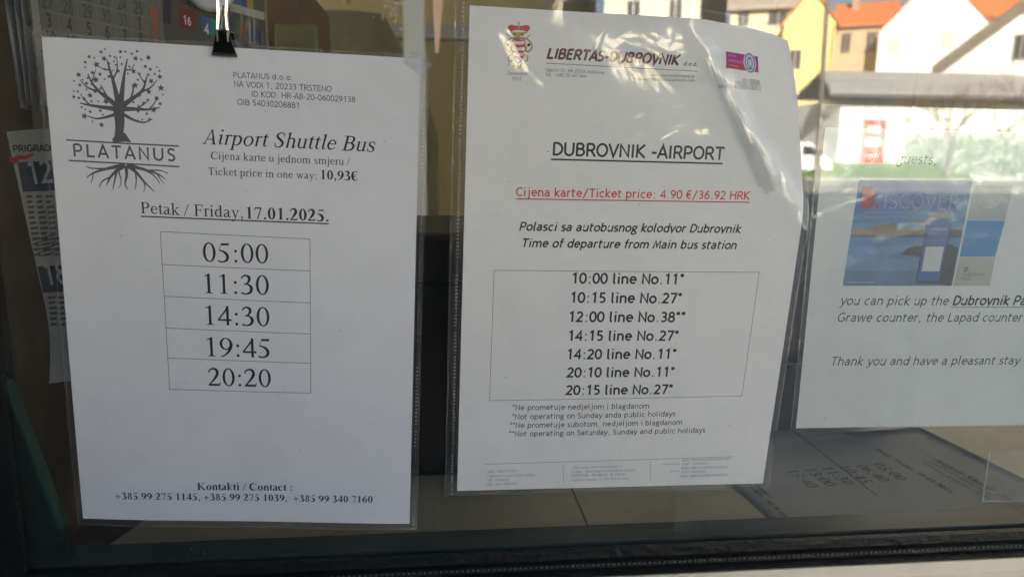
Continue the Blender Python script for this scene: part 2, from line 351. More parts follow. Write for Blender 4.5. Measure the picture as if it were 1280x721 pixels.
        vs((13, 36, 3), (22, 42, 4), (32, 40.5, 6.8), (40.5, 31, 9), (41, 20, 9.2), (37, 8, 8), (27, 1.5, 4.4), (13, 6, 3))
    elif ch == 'r': adv = 33; V(13, 0, 43); flag(13, 45); sf(13, 0, 24); vs((13, 34, 3), (19, 41, 4), (26, 43, 6), (31, 40, 7.5))
    elif ch == 's': adv = 39; vs((32, 32, 2.2), (30, 41, 3.4), (20, 44, 3.4), (10.5, 40.5, 6), (8.5, 34, 7), (14, 27.5, 8), (27, 20, 8.5), (32.5, 11.5, 8), (29.5, 4, 6), (20, 1.2, 3.4), (9, 4, 3.4), (5, 14, 2.2))
    elif ch == 't': adv = 28; V(12.5, 9, 46); F.append([(2.5, 43), (2.5, 44), (9, 49), (14.5, 58), (12.5+wv(8.6)/2, 58), (12.5+wv(8.6)/2, 43)]); H(3, 26, 43.5, 2.8); vs((12.5, 11, 8.4), (14.5, 4, 6), (20, 2.8, 4), (27, 7, 2.4))
    elif ch == 'u':
        vs((11.5, 42, 8.4), (11.5, 14, 8.4), (15, 5.5, 7), (22, 3, 5.6), (31, 5.5, 3.6), (38, 11, 3)); V(37.5, 3, 44); F.append([(2, 42.5), (2, 44.5), (15, 44.5), (15, 38)]); F.append([(28, 42.5), (28, 44.5), (40, 44.5), (40, 38)])
        F.append([(34, 1), (37, 5), (48, 5), (48, 3.2), (39, 0)])
    elif ch == 'w':
        adv = 72; D(24, 0, 10, 44, 8.4); D(24, 0, 36, 36, 3.2); D(48, 0, 35, 44, 8.4); D(48, 0, 62, 44, 3.2)
        for q in (10, 34, 62): sf(q, 42.6, 18)
    elif ch == 'y': D(26, 1, 11, 44, 8.4); D(19, -15, 41, 44, 3.2); vs((20, -13, 3.4), (16, -19, 4), (10, -19.5, 6), (6, -17, 7)); sf(11, 42.6, 19); sf(40, 42.6, 16)
    elif ch == 'C': adv = 67; vs((58, 47, 3), (53, 58, 4), (39, 64.5, 4), (20, 57, 9), (9, 33, 11), (16, 11, 10), (36, 2, 6), (52, 5.5, 4), (61, 15, 3)); F.append([(57, 46), (60, 46), (59, 67), (57, 67)])
    elif ch == 'T': adv = 61; V(30.5, 0, 64, 10); H(3, 58, 63.8, 4.2); F.append([(2, 49), (4, 49), (9, 62), (3, 65)]); F.append([(59, 49), (57, 49), (52, 62), (58, 65)]); sf(30.5, 0, 29)
    elif ch in 'PFB':
        adv = 56; V(16, 0, 66, 10); sf(16, 0, 29); sf(13, 64.2, 22)
        if ch == 'P': vs((16, 64, 4), (32, 64, 4.4), (44, 58, 8), (47.5, 48, 10), (43, 38, 9), (32, 32, 4), (18, 32, 3.5))
        elif ch == 'F': H(14, 52, 63.8, 4.2); F.append([(53.5, 50), (51.5, 50), (47, 62), (53, 65.5)]); H(16, 40, 34.5, 3.4); V(41, 26, 43, 2.4)
        else:
            adv = 61; vs((16, 64, 4), (32, 64, 4.4), (43, 59, 8), (46, 50, 10), (42, 40, 8), (30, 35, 4), (18, 35, 3.4)); vs((18, 35.5, 3.4), (35, 35, 4.5), (48, 28, 9), (51, 18, 10.5), (46, 7, 9), (32, 2, 4.5), (16, 2, 4))
    elif ch == 'A': adv = 61; F.append([(27, 67), (32, 67), (56, 0), (45, 0)]); D(9, 0, 30, 66, 3.4); H(17, 42, 22, 3); sf(9, 0, 20); sf(50, 0, 25)
    elif ch == 'S': vs((41, 48, 2.6), (38, 60, 4), (25, 65, 4), (12.5, 60, 7), (9.5, 51, 9), (16, 42, 9.5), (32, 30, 10), (40, 19, 10), (36, 7, 8), (24, 1.4, 4), (11, 5, 4), (5, 20, 2.6))
    elif ch == 'K': adv = 72; V(16, 0, 66, 10); sf(16, 0, 29); sf(16, 64.2, 29); D(20, 26, 54, 65, 3.6); F.append([(24, 33), (32, 41), (68, 0), (53, 0)]); sf(57, 64.2, 24); sf(60, 0, 28)
    elif ch == '/': adv = 28; D(0, -2, 27, 68, 4)
    elif ch == ':': adv = 28; dot(14, 5, 5); dot(14, 40, 5)
    elif ch == '.': adv = 25; dot(12.5, 5, 5)
    elif ch == ',': adv = 25; dot(12, 5, 5); vs((15, 4, 4), (14, -6, 3.4), (8, -13, 2))
    elif ch == '+': adv = 57; H(4, 52, 25, 5.4); V(28, 1, 49, 5.4)
    elif ch == '€': vs((46, 55, 3), (40, 64, 4), (28, 66, 4), (15, 55, 9), (11, 33, 10), (16, 11, 9), (30, 1.5, 4.5), (45, 10, 3)); H(1, 38, 39, 3.4); H(1, 35, 28, 3.4)
    elif ch == ' ': adv = 25
    return adv, F

def text_faces(s, font='sans', w_=9.2, bold=False, it=False, shear=0, track=0):
    F = []; x = 0
    for ch in s:
        if font == 'sans':
            adv, st = sans(ch); g = [q for t in st for q in strip(t, w_*(.72 if ch == '*' else 1))]
        else: adv, g = serif(ch, bold, it)
        F += [[(x+px+shear*py, py) for px, py in f] for f in g]; x += adv+track
    return F, x

# ------------------------------------------------------------------ flat sheets of paper carrying print
class Sheet:
    """a sheet in real millimetres: u to the right, v upwards from its lower left corner"""
    def __init__(self, O, U, V, w_, h_, bend=None):
        self.O, self.U, self.V, self.w, self.h, self.bend = O, U, V, w_, h_, bend
        self.N = U.cross(V).normalized()      # faces the reader
    def P(self, u, v, off=0):
        b = self.bend(u, v) if self.bend else 0
        if isinstance(b, tuple): b, du, dv = b; u += du; v += dv
        return self.O+self.U*(u/1000)+self.V*(v/1000)+self.N*((b+off)/1000)
    def grid(self, u0, u1, v0, v1, off, nu=24, nv=34, fn=None, thick=0):
        bm = bmesh.new(); g = [[None]*(nv+1) for _ in range(nu+1)]
        for i in range(nu+1):
            for j in range(nv+1):
                u = u0+(u1-u0)*i/nu; v = v0+(v1-v0)*j/nv
                g[i][j] = bm.verts.new(self.P(u, v, off+(fn(u, v) if fn else 0)))
        for i in range(nu):
            for j in range(nv): bm.faces.new((g[i][j], g[i+1][j], g[i+1][j+1], g[i][j+1]))
        if thick: bmesh.ops.solidify(bm, geom=bm.faces[:], thickness=thick/1000)
        return bm
    def faces(self, F, off=.09, bm=None):
        bm = bm or bmesh.new()
        for k, f in enumerate(F):
            try: bm.faces.new([bm.verts.new(self.P(u, v, off+.012*(k % 3))) for u, v in f])
            except ValueError: pass
        return bm
def line_of_text(s, u0, v0, u1, v1, **k):
    F, adv = text_faces(s, **k)
    xs = [p[0] for f in F for p in f]; a, b = min(xs), max(xs)
    sc = math.hypot(u1-u0, v1-v0)/(b-a); sy = sc
    ca, sa = (u1-u0)/math.hypot(u1-u0, v1-v0), (v1-v0)/math.hypot(u1-u0, v1-v0)
    return [[(u0+(x-a)*sc*ca-y*sy*sa, v0+(x-a)*sc*sa+y*sy*ca) for x, y in f] for f in F]
def seg(u0, v0, u1, v1, w_):
    n = max(1, int(math.hypot(u1-u0, v1-v0)/3.5)); return strip([(u0+(u1-u0)*i/n, v0+(v1-v0)*i/n) for i in range(n+1)], w_)
def disc(u, v, r_, n=12, ry=None): return [[(u+r_*math.cos(2*math.pi*i/n), v+(ry or r_)*math.sin(2*math.pi*i/n)) for i in range(n)]]
def vec(*a): return Vector(a)

# ================================================================== the street across from the window (what the glass mirrors)
# metres in front of the glass are called Y here; the scene's own y is -Y
def ground():
    bm = bmesh.new()
    bx(bm, -600, 700, -900, 60, -.3, 0); return bm
struct('ground', ground(), mat('earth', (.22, .21, .18), .9, var=.25, scale=.4))
PAVE = mat('paving', (.31, .28, .23), .85, var=.18, scale=3, bump=.2, bscale=30)
bm = bmesh.new(); bx(bm, -60, 70, -30.5, -.06, -.2, .004)
struct('pavement', bm, PAVE)
bm = bmesh.new()                  # joints between the paving slabs, running straight out from the wall
for k in range(-8, 16): bx(bm, -.35+1.45*k-.011, -.35+1.45*k+.011, -30, -.06, -.05, .0075)
for k in range(1, 12): bx(bm, -20, 24, -2.6*k-.011, -2.6*k+.011, -.05, .0072)
struct('pavement_joints', bm, mat('joint_dirt', (.07, .066, .06), .95))
bm = bmesh.new(); bx(bm, -300, 300, -43, -30.5, -.2, -.09); struct('road', bm, mat('asphalt_pale', (.70, .69, .66), .85, var=.15, scale=2))
bm = bmesh.new(); bx(bm, -300, 300, -45.2, -43, -.2, .03); struct('far_pavement', bm, mat('concrete_pale', (.72, .71, .68), .85, var=.12, scale=2))
bm = bmesh.new()
nx, ny = 60, 12
g = [[bm.verts.new((8+26*i/nx, -43.6-3.6*j/ny, .03+(.85-.02*abs(i-30)*.6)*min(1, (j/ny)*1.6)+random.uniform(-.05, .05))) for j in range(ny+1)] for i in range(nx+1)]
for i in range(nx):
    for j in range(ny): bm.faces.new((g[i][j], g[i][j+1], g[i+1][j+1], g[i+1][j]))
o = struct('grass_bank', bm, mat('grass_ground', (.10, .16, .03), .9, var=.35, scale=6))
bm = bmesh.new()
for _ in range(9000):
    x, y = random.uniform(8.2, 33.4), random.uniform(-46.9, -43.8); z = .85*min(1, (-43.6-y)/3.6*1.6); a = random.uniform(0, 6.3); h = random.uniform(.12, .3)
    p = Vector((x, y, z-.05)); s = Vector((math.cos(a), math.sin(a), 0))*.04
    bm.faces.new([bm.verts.new(p-s), bm.verts.new(p+s), bm.verts.new(p+Vector((random.uniform(-.1, .1), random.uniform(-.1, .1), h)))])
o = link('grass', bm, mat('grass_blade', (.13, .24, .035), .8, var=.3, scale=8)); o['kind'] = 'stuff'
tag(o, 'short green grass on the bank across the road', 'grass')

GLASSD = mat('dark_window_glass', (.035, .04, .045), .15)
FRAMEW = mat('painted_frame', (.62, .61, .58), .5)
def house(label, xc, Yc, az, x0, x1, dep, eave, ridge, gable, wallc, roofc, wins, cat='house', over=.45, thick=.28, group='houses across the road', barge=None, frame=(.62, .61, .58), pane=None):
    t = empty('house', label, cat, (xc, -Yc, 0), group, R(az))
    ox, oy, Y0, Y1 = 0, 0, 0, dep
    def w2(p): return (p[0]-ox, p[1]-oy, p[2])
    wm = mat('render_%02d%02d%02d' % tuple(int(c*99) for c in wallc), wallc, .85, var=.07, scale=1.3, bump=.1, bscale=12)
    rm = mat('roof_%02d%02d%02d' % tuple(int(c*99) for c in roofc), roofc, .8, var=.22, scale=2.2, bump=.5, bscale=9)
    bm = bmesh.new()
    if gable:                     # ridge runs away from the street, gable wall faces it
        xm = (x0+x1)/2; pts = [(x0, 0), (x1, 0), (x1, eave), (xm, ridge), (x0, eave)]
        prism(bm, [w2((a, -Y0, b)) for a, b in pts], (0, -(Y1-Y0), 0))
    else:
        ym = (Y0+Y1)/2; pts = [(Y0, 0), (Y1, 0), (Y1, eave), (ym, ridge), (Y0, eave)]
        prism(bm, [w2((x0, -a, b)) for a, b in pts], (x1-x0, 0, 0))
    bmesh.ops.recalc_face_normals(bm, faces=bm.faces[:])
    link('wall', bm, wm, t)
    bm = bmesh.new()
    if gable:
        sl_ = (ridge-eave)/(xm-x0)
        for s, xe in ((-1, x0), (1, x1)):
            e = (xe+s*over, eave-over*sl_+.03)
            prism(bm, [w2((e[0], -Y0+over, e[1])), w2((xm, -Y0+over, ridge+.03)), w2((xm, -Y0+over, ridge+.03+thick)), w2((e[0], -Y0+over, e[1]+thick))], (0, -(Y1-Y0+2*over), 0))
    else:
        sl_ = (ridge-eave)/(ym-Y0)
        for s, ye in ((-1, Y0), (1, Y1)):
            e = (ye+s*over, eave-over*sl_+.03)
            prism(bm, [w2((x0-over, -e[0], e[1])), w2((x0-over, -ym, ridge+.03)), w2((x0-over, -ym, ridge+.03+thick)), w2((x0-over, -e[0], e[1]+thick))], (x1-x0+2*over, 0, 0))
    bmesh.ops.recalc_face_normals(bm, faces=bm.faces[:])
    rf = link('roof', bm, rm, t); cx_ = x0+(x1-x0)*(.72 if gable else .3); hz = eave+(ridge-eave)*(.62 if gable else .9)
    ch_ = bx(bmesh.new(), cx_-.28, cx_+.28, -Y0-2.9, -Y0-2.3, hz-1.2, ridge+.75); bx(ch_, cx_-.36, cx_+.36, -Y0-2.98, -Y0-2.22, ridge+.755, ridge+.88)
    link('chimney', ch_, mat('chimney_brick', (.36, .25, .18), .9, var=.25, scale=5), rf)
    if not gable: link('gutter', tube(bmesh.new(), [(x0-over, -Y0+over+.06, eave-over*sl_+.05), (x1+over, -Y0+over+.06, eave-over*sl_+.05)], .075), mat('gutter_brown', (.16, .12, .09), .6), rf)
    link('downpipe', tube(bmesh.new(), [(x1-.18, -Y0+.09, .1), (x1-.18, -Y0+.09, eave-.25)], .055), mat('gutter_brown', (.16, .12, .09), .6), t)
    if barge and gable:
        bm = bmesh.new()
        for s, xe in ((-1, x0), (1, x1)):
            e = (xe+s*over, eave-over*sl_)
            prism(bm, [w2((e[0], -Y0+over+.05, e[1]-.42)), w2((xm, -Y0+over+.05, ridge-.42)), w2((xm, -Y0+over+.05, ridge+.55)), w2((e[0], -Y0+over+.05, e[1]+.55))], (0, -.04, 0))
        bmesh.ops.recalc_face_normals(bm, faces=bm.faces[:])
        link('barge_board', bm, mat('barge_wood', barge, .8, var=.2, scale=4), t)
    fm = mat('frame_%02d%02d%02d' % tuple(int(c*99) for c in frame), frame, .5)
    for (wx, wz, ww, wh) in wins:
        bm = bmesh.new(); f = .09
        for a in ((wx-ww/2-f, wx-ww/2, wz-f, wz+wh+f), (wx+ww/2, wx+ww/2+f, wz-f, wz+wh+f), (wx-ww/2, wx+ww/2, wz+wh, wz+wh+f), (wx-ww/2, wx+ww/2, wz-f, wz), (wx-.04, wx+.04, wz, wz+wh)):
            bx(bm, a[0]-ox, a[1]-ox, -Y0-oy-.03, -Y0-oy+.07, a[2], a[3])
        wo = link('window', bm, fm, t)
        link('pane', bx(bmesh.new(), wx-ww/2-ox, wx+ww/2-ox, -Y0-oy-.02, -Y0-oy+.02, wz, wz+wh), mat('shutter_%02d' % int(pane*99), (pane, pane, pane*.97), .7) if pane else GLASSD, wo)
    return t
ORANGE = (.62, .17, .05); WHITE = (.80, .79, .76)
house('narrow yellow house with steep gable just left of the pole', 29.25, 58, 26.6, -1.96, 1.90, 9, 11.7, 14.1, True, (.80, .66, .26), ORANGE, [(-.9, 8.2, .8, 1.4)], over=.25, thick=.2, frame=(.5, .45, .3))
house('wider pale yellow house with grey window, left of the steep gable', 26.93, 62, 23.3, -2.46, 4.2, 9, 13.4, 15.8, False, (.78, .70, .42), (.42, .36, .30), [(1.35, 12.0, 1.45, 1.2), (-1.4, 12.0, .8, 1.2), (1.35, 8.6, 1.3, 1.4), (-1.2, 8.6, .8, 1.4)], frame=(.40, .39, .38))
house('tan house with orange tiled roof right of the pole', 35.64, 61, 30.1, -2.3, 2.2, 8, 12.1, 14.3, False, (.50, .38, .25), ORANGE, [(-1.42, 10.0, .62, 1.5), (.5, 10.0, .62, 1.5), (1.6, 10.0, .5, 1.5)], frame=(.28, .22, .16), over=.3)
house('tall white house with broad plain gable and small upper windows', 38.24, 56, 34.1, -3.75, 3.9, 12, 11.1, 15.3, True, WHITE, ORANGE, [(-2.55, 9.4, .75, 1.35), (1.0, 9.6, .8, 1.3), (-2.1, 12.0, .35, .5), (-1.4, 12.2, .35, .5)], thick=.16, over=.12, frame=(.70, .69, .66), pane=.5)
house('white wing with orange tiled roof beyond the broad gable', 49.49, 62, 38.4, -5.2, 5.6, 9, 13.6, 17.4, False, WHITE, ORANGE, [(2, 10, .9, 1.5)], over=.35)
house('white gabled house with dark barge boards and one upper window', 41.04, 50, 39.1, -4.9, 4.9, 9, 7.9, 12.0, True, (.78, .76, .72), ORANGE, [(-.09, 8.25, .8, 1.6)], barge=(.15, .135, .105), over=.55, frame=(.30, .28, .25))
house('cream house with red roof furthest left of the row', 18.11, 62, 16.2, -4.4, 3.6, 9, 14.6, 17.4, False, (.78, .72, .55), (.5, .13, .05), [(-2, 12.2, 1, 1.6), (1.4, 12.2, 1, 1.6), (-2, 8.4, 1, 1.6), (1.4, 8.4, 1, 1.6)])
house('grey rendered house at far right of the row', 63, 62, 44, -5, 5, 9, 10.5, 13.6, False, (.5, .49, .47), ORANGE, [(-3, 6.6, 1, 1.6), (0, 6.6, 1, 1.6), (3, 6.6, 1, 1.6)])
house('pale pink house with orange roof behind the coach', 0, 62, 0, -6, 6, 9, 9, 12, False, (.7, .52, .42), ORANGE, [(-3, 6, 1, 1.6), (0, 6, 1, 1.6), (3, 6, 1, 1.6)])
# the long low shed in front of them
t = empty('low_shed', 'long low white shed with grey sheet roof beside the road', 'shed', (43, -50, 0))
bm = bx(bmesh.new(), -17.0, 27, -2.8, 3.6, 0, 4.95); link('wall', bm, mat('shed_white', (.80, .79, .74), .85, var=.16, scale=.9), t)
bm = bmesh.new(); prism(bm, [(-18.4, 4.7, 5.15), (-16.6, -.2, 7.0), (-16.6, -.2, 7.2), (-18.4, 4.7, 5.42)], (46, 0, 0)); prism(bm, [(-16.6, -.2, 7.0), (-16.6, -4, 5.4), (-16.6, -4, 5.6), (-16.6, -.2, 7.2)], (44, 0, 0))
bmesh.ops.recalc_face_normals(bm, faces=bm.faces[:]); link('roof', bm, mat('shed_roof', (.38, .37, .34), .8, var=.15, scale=3), t)
link('gutter', bx(bmesh.new(), -18.3, 27.5, 4.72, 4.9, 5.05, 5.3), mat('gutter_grey', (.10, .10, .10), .6), t)
link('eaves', bx(bmesh.new(), -17.4, 27, 3.62, 4.7, 5.0, 5.12), mat('soffit', (.09, .085, .08), .8), t)
for q in (-15.4, -14.4): link('drainpipe', tube(bmesh.new(), [(q, 3.7, .1), (q, 3.7, 5.0)], .06), mat('pipe_grey', (.5, .5, .48), .5), t)
# red banner on the shed wall
t = empty('wall_banner', 'red banner with white lettering hung on the white shed', 'banner', (28.35, -46.32, 0))
link('panel', bx(bmesh.new(), -.82, .82, -.03, .03, .95, 3.75), mat('banner_red', (.62, .06, .04), .6), t)
bm = bmesh.new(); bx(bm, -.55, .55, .032, .036, 2.05, 2.6); bx(bm, -.45, -.25, .032, .036, 2.9, 3.4); bx(bm, -.1, .1, .032, .036, 2.9, 3.4); bx(bm, .25, .45, .032, .036, 2.9, 3.4); bx(bm, -.5, .5, .032, .036, 1.4, 1.5)
link('lettering', bm, mat('banner_white', (.8, .78, .76), .6), t)
# hedge and fence
def leafball(bm, n, c, r_, sz):
    for _ in range(n):
        v = Vector((random.gauss(0, 1), random.gauss(0, 1), random.gauss(0, 1))); v.normalize(); v *= random.uniform(.55, 1)**.5
        p = Vector(c)+Vector((v.x*r_[0], v.y*r_[1], v.z*r_[2]))
        a = Vector((random.gauss(0, 1), random.gauss(0, 1), random.gauss(0, 1))).normalized()*sz; b = a.orthogonal().normalized()*sz*random.uniform(.4, .8)
        bm.faces.new([bm.verts.new(p-a*.6), bm.verts.new(p+b*.6), bm.verts.new(p+a), bm.verts.new(p-b*.6)])
t = empty('hedge', 'pale green clipped hedge in front of the white shed', 'hedge', (39, -45.4, 0))
bm = bmesh.new()
for k in range(44): leafball(bm, 230, (-8.6+k*.4, random.uniform(-.1, .1), 1.75+random.uniform(-.25, .1)), (.55, .5, 1.35+random.uniform(0, .35)), .11)
link('leaves', bm, mat('hedge_leaf', (.20, .30, .17), .7, var=.35, scale=3), t)
for k in range(9): link('stem', tube(bmesh.new(), [(-8.4+2*k, 0, 0), (-8.35+2*k, .05, 1.2)], .035, 5), mat('bark', (.12, .09, .065), .9), t)
def bare_tree(label, x, Y, h, seed):
    rnd = random.Random(seed); t = empty('bare_tree', label, 'tree', (x, -Y, 0), 'bare winter trees by the shed')
    tr, br = bmesh.new(), bmesh.new()
    tube(tr, [(0, 0, 0), (.06, .03, h*.2), (.02, .05, h*.42)], [.13, .11, .085], 8)
    def grow(p, d, l, r_, dep):
        q = p+d*l; m_ = p+d*l*.5+Vector((rnd.uniform(-1, 1), rnd.uniform(-1, 1), 0))*l*.06
        tube(br, [p, m_, q], [r_, r_*.85, r_*.65], 5)
        if dep:
            for _ in range(rnd.choice((2, 3))):
                e = (d+Vector((rnd.gauss(0, .5), rnd.gauss(0, .5), rnd.uniform(-.05, .4)))).normalized(); grow(q, e, l*rnd.uniform(.62, .85), r_*.62, dep-1)
    for k in range(4):
        a = k*1.57+rnd.uniform(-.4, .4); grow(Vector((.02, .05, h*.42)), Vector((math.cos(a)*.6, math.sin(a)*.6, .8)).normalized(), h*.2, .06, 4)
    link('trunk', tr, mat('bark', (.12, .09, .065)), t); link('branches', br, mat('bark', (.12, .09, .065)), t)
bare_tree('forked bare tree in front of the hedge', 32.0, 43.9, 6.2, 3)
bare_tree('taller bare tree nearer the gabled house', 37.2, 43.6, 8.2, 9)
t = empty('utility_pole', 'dark wooden utility pole between the yellow and tan houses', 'pole', (21.25, -40, 0))
link('post', tube(bmesh.new(), [(.12, 0, 0), (-.02, 0, 5), (-.16, 0, 11.2)], [.17, .15, .12], 10), mat('pole_wood', (.14, .12, .10), .9, var=.3, scale=5), t)
link('crossarm', box(-.9, .6, -.06, .06, 10.4, 10.55), mat('pole_wood', (.14, .12, .10)), t)
t = empty('parked_van', 'white van parked at the kerb left of the shed', 'van', (21.8, -45.6, 0))
bm = bmesh.new(); prism(bm, [(-1.0, -.9, .45), (-1.0, -.9, 2.2), (1.6, -.9, 2.25), (2.3, -.9, 1.4), (3.0, -.9, 1.2), (3.05, -.9, .45)], (0, 1.8, 0)); bmesh.ops.recalc_face_normals(bm, faces=bm.faces[:])
bmesh.ops.bevel(bm, geom=bm.edges[:], offset=.09, segments=2, affect='EDGES'); link('body', bm, mat('van_white', (.78, .78, .77), .3), t)
link('window', prism(bmesh.new(), [(1.0, .905, 1.45), (1.0, .905, 2.0), (1.55, .905, 2.0), (2.1, .905, 1.45)], (0, .01, 0)), GLASSD, t)
for q in (-.35, 2.25):
    wq = link('wheel', lathe(bmesh.new(), [(.2, .0), (.34, .0), (.36, .04), (.36, .2), (.2, .22)], (q, .74, .36), 'Y', 20), mat('tyre', (.02, .02, .02), .8), t)
    link('rim', lathe(bmesh.new(), [(.05, .223), (.2, .223), (.2, .235), (.05, .24)], (q, .74, .36), 'Y', 20), mat('steel', (.5, .5, .5), .35, metal=1), wq)

# dark coach added before the station to block bright reflections at the left
t = empty('blocking_coach', 'added dark blue coach blocking the light opposite the ticket window', 'coach', (-4.6, -7.6, 0))
DB = mat('coach_paint', (.012, .016, .03), .35); bm = bmesh.new()
bx(bm, -6.1, 6.05, -1.25, 1.25, .35, 3.35); bmesh.ops.bevel(bm, geom=bm.edges[:], offset=.18, segments=3, affect='EDGES'); link('body', bm, DB, t, True)
for k in range(7): link('window', bx(bmesh.new(), -5.7+k*1.55, -4.22+k*1.55, 1.252, 1.262, 1.65, 2.85), mat('coach_glass', (.01, .011, .012), .3), t)
link('door', bx(bmesh.new(), 5.16, 5.86, 1.253, 1.27, .5, 2.85), mat('coach_glass', (.01, .011, .012), .3), t)
for q in (-3.9, 4.2):
    wq = link('wheel', lathe(bmesh.new(), [(.25, 1.0), (.5, 1.0), (.52, 1.05), (.52, 1.24), (.25, 1.262)], (q, 0, .52), 'Y', 24), mat('tyre', (.02, .02, .02)), t)
    link('rim', lathe(bmesh.new(), [(.05, 1.264), (.26, 1.264), (.26, 1.275), (.05, 1.29)], (q, 0, .52), 'Y', 20), mat('steel', (.5, .5, .5)), wq)
t = empty('canopy_post', 'dark steel post standing on the pavement beyond the coach', 'post', (3.83, -10, 0))
link('shaft', box(-.14, .14, -.14, .14, .02, 5.6, .02), mat('post_paint', (.03, .03, .028), .5), t)
link('base_plate', box(-.26, .26, -.26, .26, .004, .03), mat('post_paint', (.03, .03, .028)), t)

# ================================================================== the station building with the ticket window
XL, XR, ZB, ZT = -.2678, 1.30, 1.2775, 2.45      # clear opening of the window
t = empty('station_building', 'cream rendered station building holding the ticket window', 'building', (0, .2, 0))
WALLM = mat('facade_cream', (.52, .46, .36), .85, var=.08, scale=4, bump=.15, bscale=40)
bm = bmesh.new()
for a in ((-28, XL-.06, 0, 11.3), (XR+.06, 46, 0, 11.3), (XL-.06, XR+.06, 0, ZB-.055), (XL-.06, XR+.06, ZT+.06, 11.3)): bx(bm, a[0], a[1], -.2-.012, .1, a[2], a[3])
link('wall', bm, WALLM, t)
link('roof', box(-28.4, 46.4, -.7, 3.5, 11.3, 11.6), mat('roof_slab', (.35, .34, .32), .8), t)
DK = mat('shade_block_dark', (.075, .07, .062), .85, var=.15, scale=8)  # dark blocks below are added out of view to shade the first notice
link('shade_side_wall', box(-1.3, -.43, -.85, -.213, .005, 2.7, .01), DK, t)
link('shade_parapet', box(-4.2, .52, -1.35, -1.2, .005, 1.50, .01), DK, t)
link('shade_ledge', box(-.429, .0, -.62, -.213, .005, 1.11, .01), DK, t)
link('shade_canopy', box(-22, 30, -2.75, -.214, 3.02, 3.2), mat('canopy_grey', (.20, .195, .185), .7), t)  # unseen slab added overhead to cut the sky light on the notices
bm = bmesh.new(); bx(bm, -28, 46, 11.6, 11.8, 0, 6.0); bx(bm, -28, -27.8, 3.5, 11.6, 0, 6.0); bx(bm, 45.8, 46, 3.5, 11.6, 0, 6.0); bx(bm, -28, -3.6, 3.301, 3.5, 0, 11.3); bx(bm, 2.8, 46, 3.301, 3.5, 0, 11.3); link('rear_wall', bm, WALLM, t)
for k in range(10):
    for zf in (4.6, 8.2):
        f = link('window', bx(bmesh.new(), -24+k*4-.7, -24+k*4+.7, -.235, -.213, zf, zf+1.7), FRAMEW, t)
        link('pane', bx(bmesh.new(), -24+k*4-.62, -24+k*4+.62, -.245, -.2365, zf+.08, zf+1.62), GLASSD, f)
# the window itself
t = empty('ticket_window', 'fixed glass ticket window in black rubber gasket over cream sill', 'window', (0, 0, ZB))
BLK = mat('rubber', (.008, .010, .010), .45, bump=.2, bscale=200); CREAM = mat('sill_paint', (.84, .72, .55), .55, var=.1, scale=14, bump=.1, bscale=60)
link('glass_pane', bx(bmesh.new(), XL-.01, XR+.01, 0, .006, -.012, ZT-ZB+.01), GLASS, t)
bm = bmesh.new()
bx(bm, XL-.05, XR+.05, -.0065, -.0015, -.0060, .0005); bx(bm, XL-.05, XR+.05, -.0120, -.0015, -.0100, -.0062); bx(bm, XL-.05, XR+.05, -.0205, .03, -.034, -.0103)
bx(bm, XL-.05, XL, -.0064, -.0012, .0008, ZT-ZB); bx(bm, XL-.05, XL-.012, -.0118, .03, -.0059, ZT-ZB); bx(bm, XR, XR+.05, -.010, .03, .0008, ZT-ZB); bx(bm, XL-.05, XR+.05, -.010, .03, ZT-ZB+.0005, ZT-ZB+.05)
ga = link('gasket', bm, BLK, t)
bm = bmesh.new()
for k in range(430):
    x = XL+.004+k*.0036; bx(bm, x, x+.0015, -.0128, -.0121, -.0079, -.0069)
link('stitched_bead', bm, mat('bead_grey', (.13, .13, .125), .5), ga)
link('inner_frame', box(XL-.05, XR+.05, .0065, .03, -.045, -.0005), mat('frame_green', (.03, .05, .043), .4), t)
SB = link('sill', prism(bmesh.new(), [(XL-.2, -.0208, -.060), (XL-.2, -.0208, -.0112), (XL-.2, -.0222, -.0113), (XL-.2, -.0258, -.0185), (XL-.2, -.0258, -.060)], (XR-XL+.4, 0, 0)), CREAM, t)
bmx = bmesh.new(); bmx.from_mesh(SB.data); bmesh.ops.recalc_face_normals(bmx, faces=bmx.faces[:]); bmx.to_mesh(SB.data); bmx.free()
link('apron', box(XL-.2, XR+.2, -.0256, -.013, -.14, -.0605), mat('apron_grey', (.16, .155, .15), .7), t)

bm = bmesh.new(); rnd = random.Random(21)
def blot(x, z, r_):
    n = 7; ph_ = rnd.uniform(0, 6); bm.faces.new([bm.verts.new((x+r_*rnd.uniform(.6, 1.2)*math.cos(ph_+6.283*i/n), -.0007, z+r_*rnd.uniform(.6, 1.2)*math.sin(ph_+6.283*i/n))) for i in range(n)])
for _ in range(170): blot(rnd.uniform(XL+.01, .62), rnd.uniform(.004, .42), rnd.choice((.0002, .0003, .0003, .0004, .0007)))
c_ = at(492, 10, 0)
for _ in range(60): blot(rnd.gauss(c_.x, .005), rnd.gauss(c_.z-ZB, .005), rnd.uniform(.0004, .0016))
for _ in range(40): blot(rnd.uniform(XL+.01, .6), rnd.uniform(.001, .014), rnd.uniform(.0002, .0006))
link('dirt_spots', bm, clear('dried_dirt', f0=.02, rough=.5, haze=.5, hazecol=(.62, .58, .5)), t)

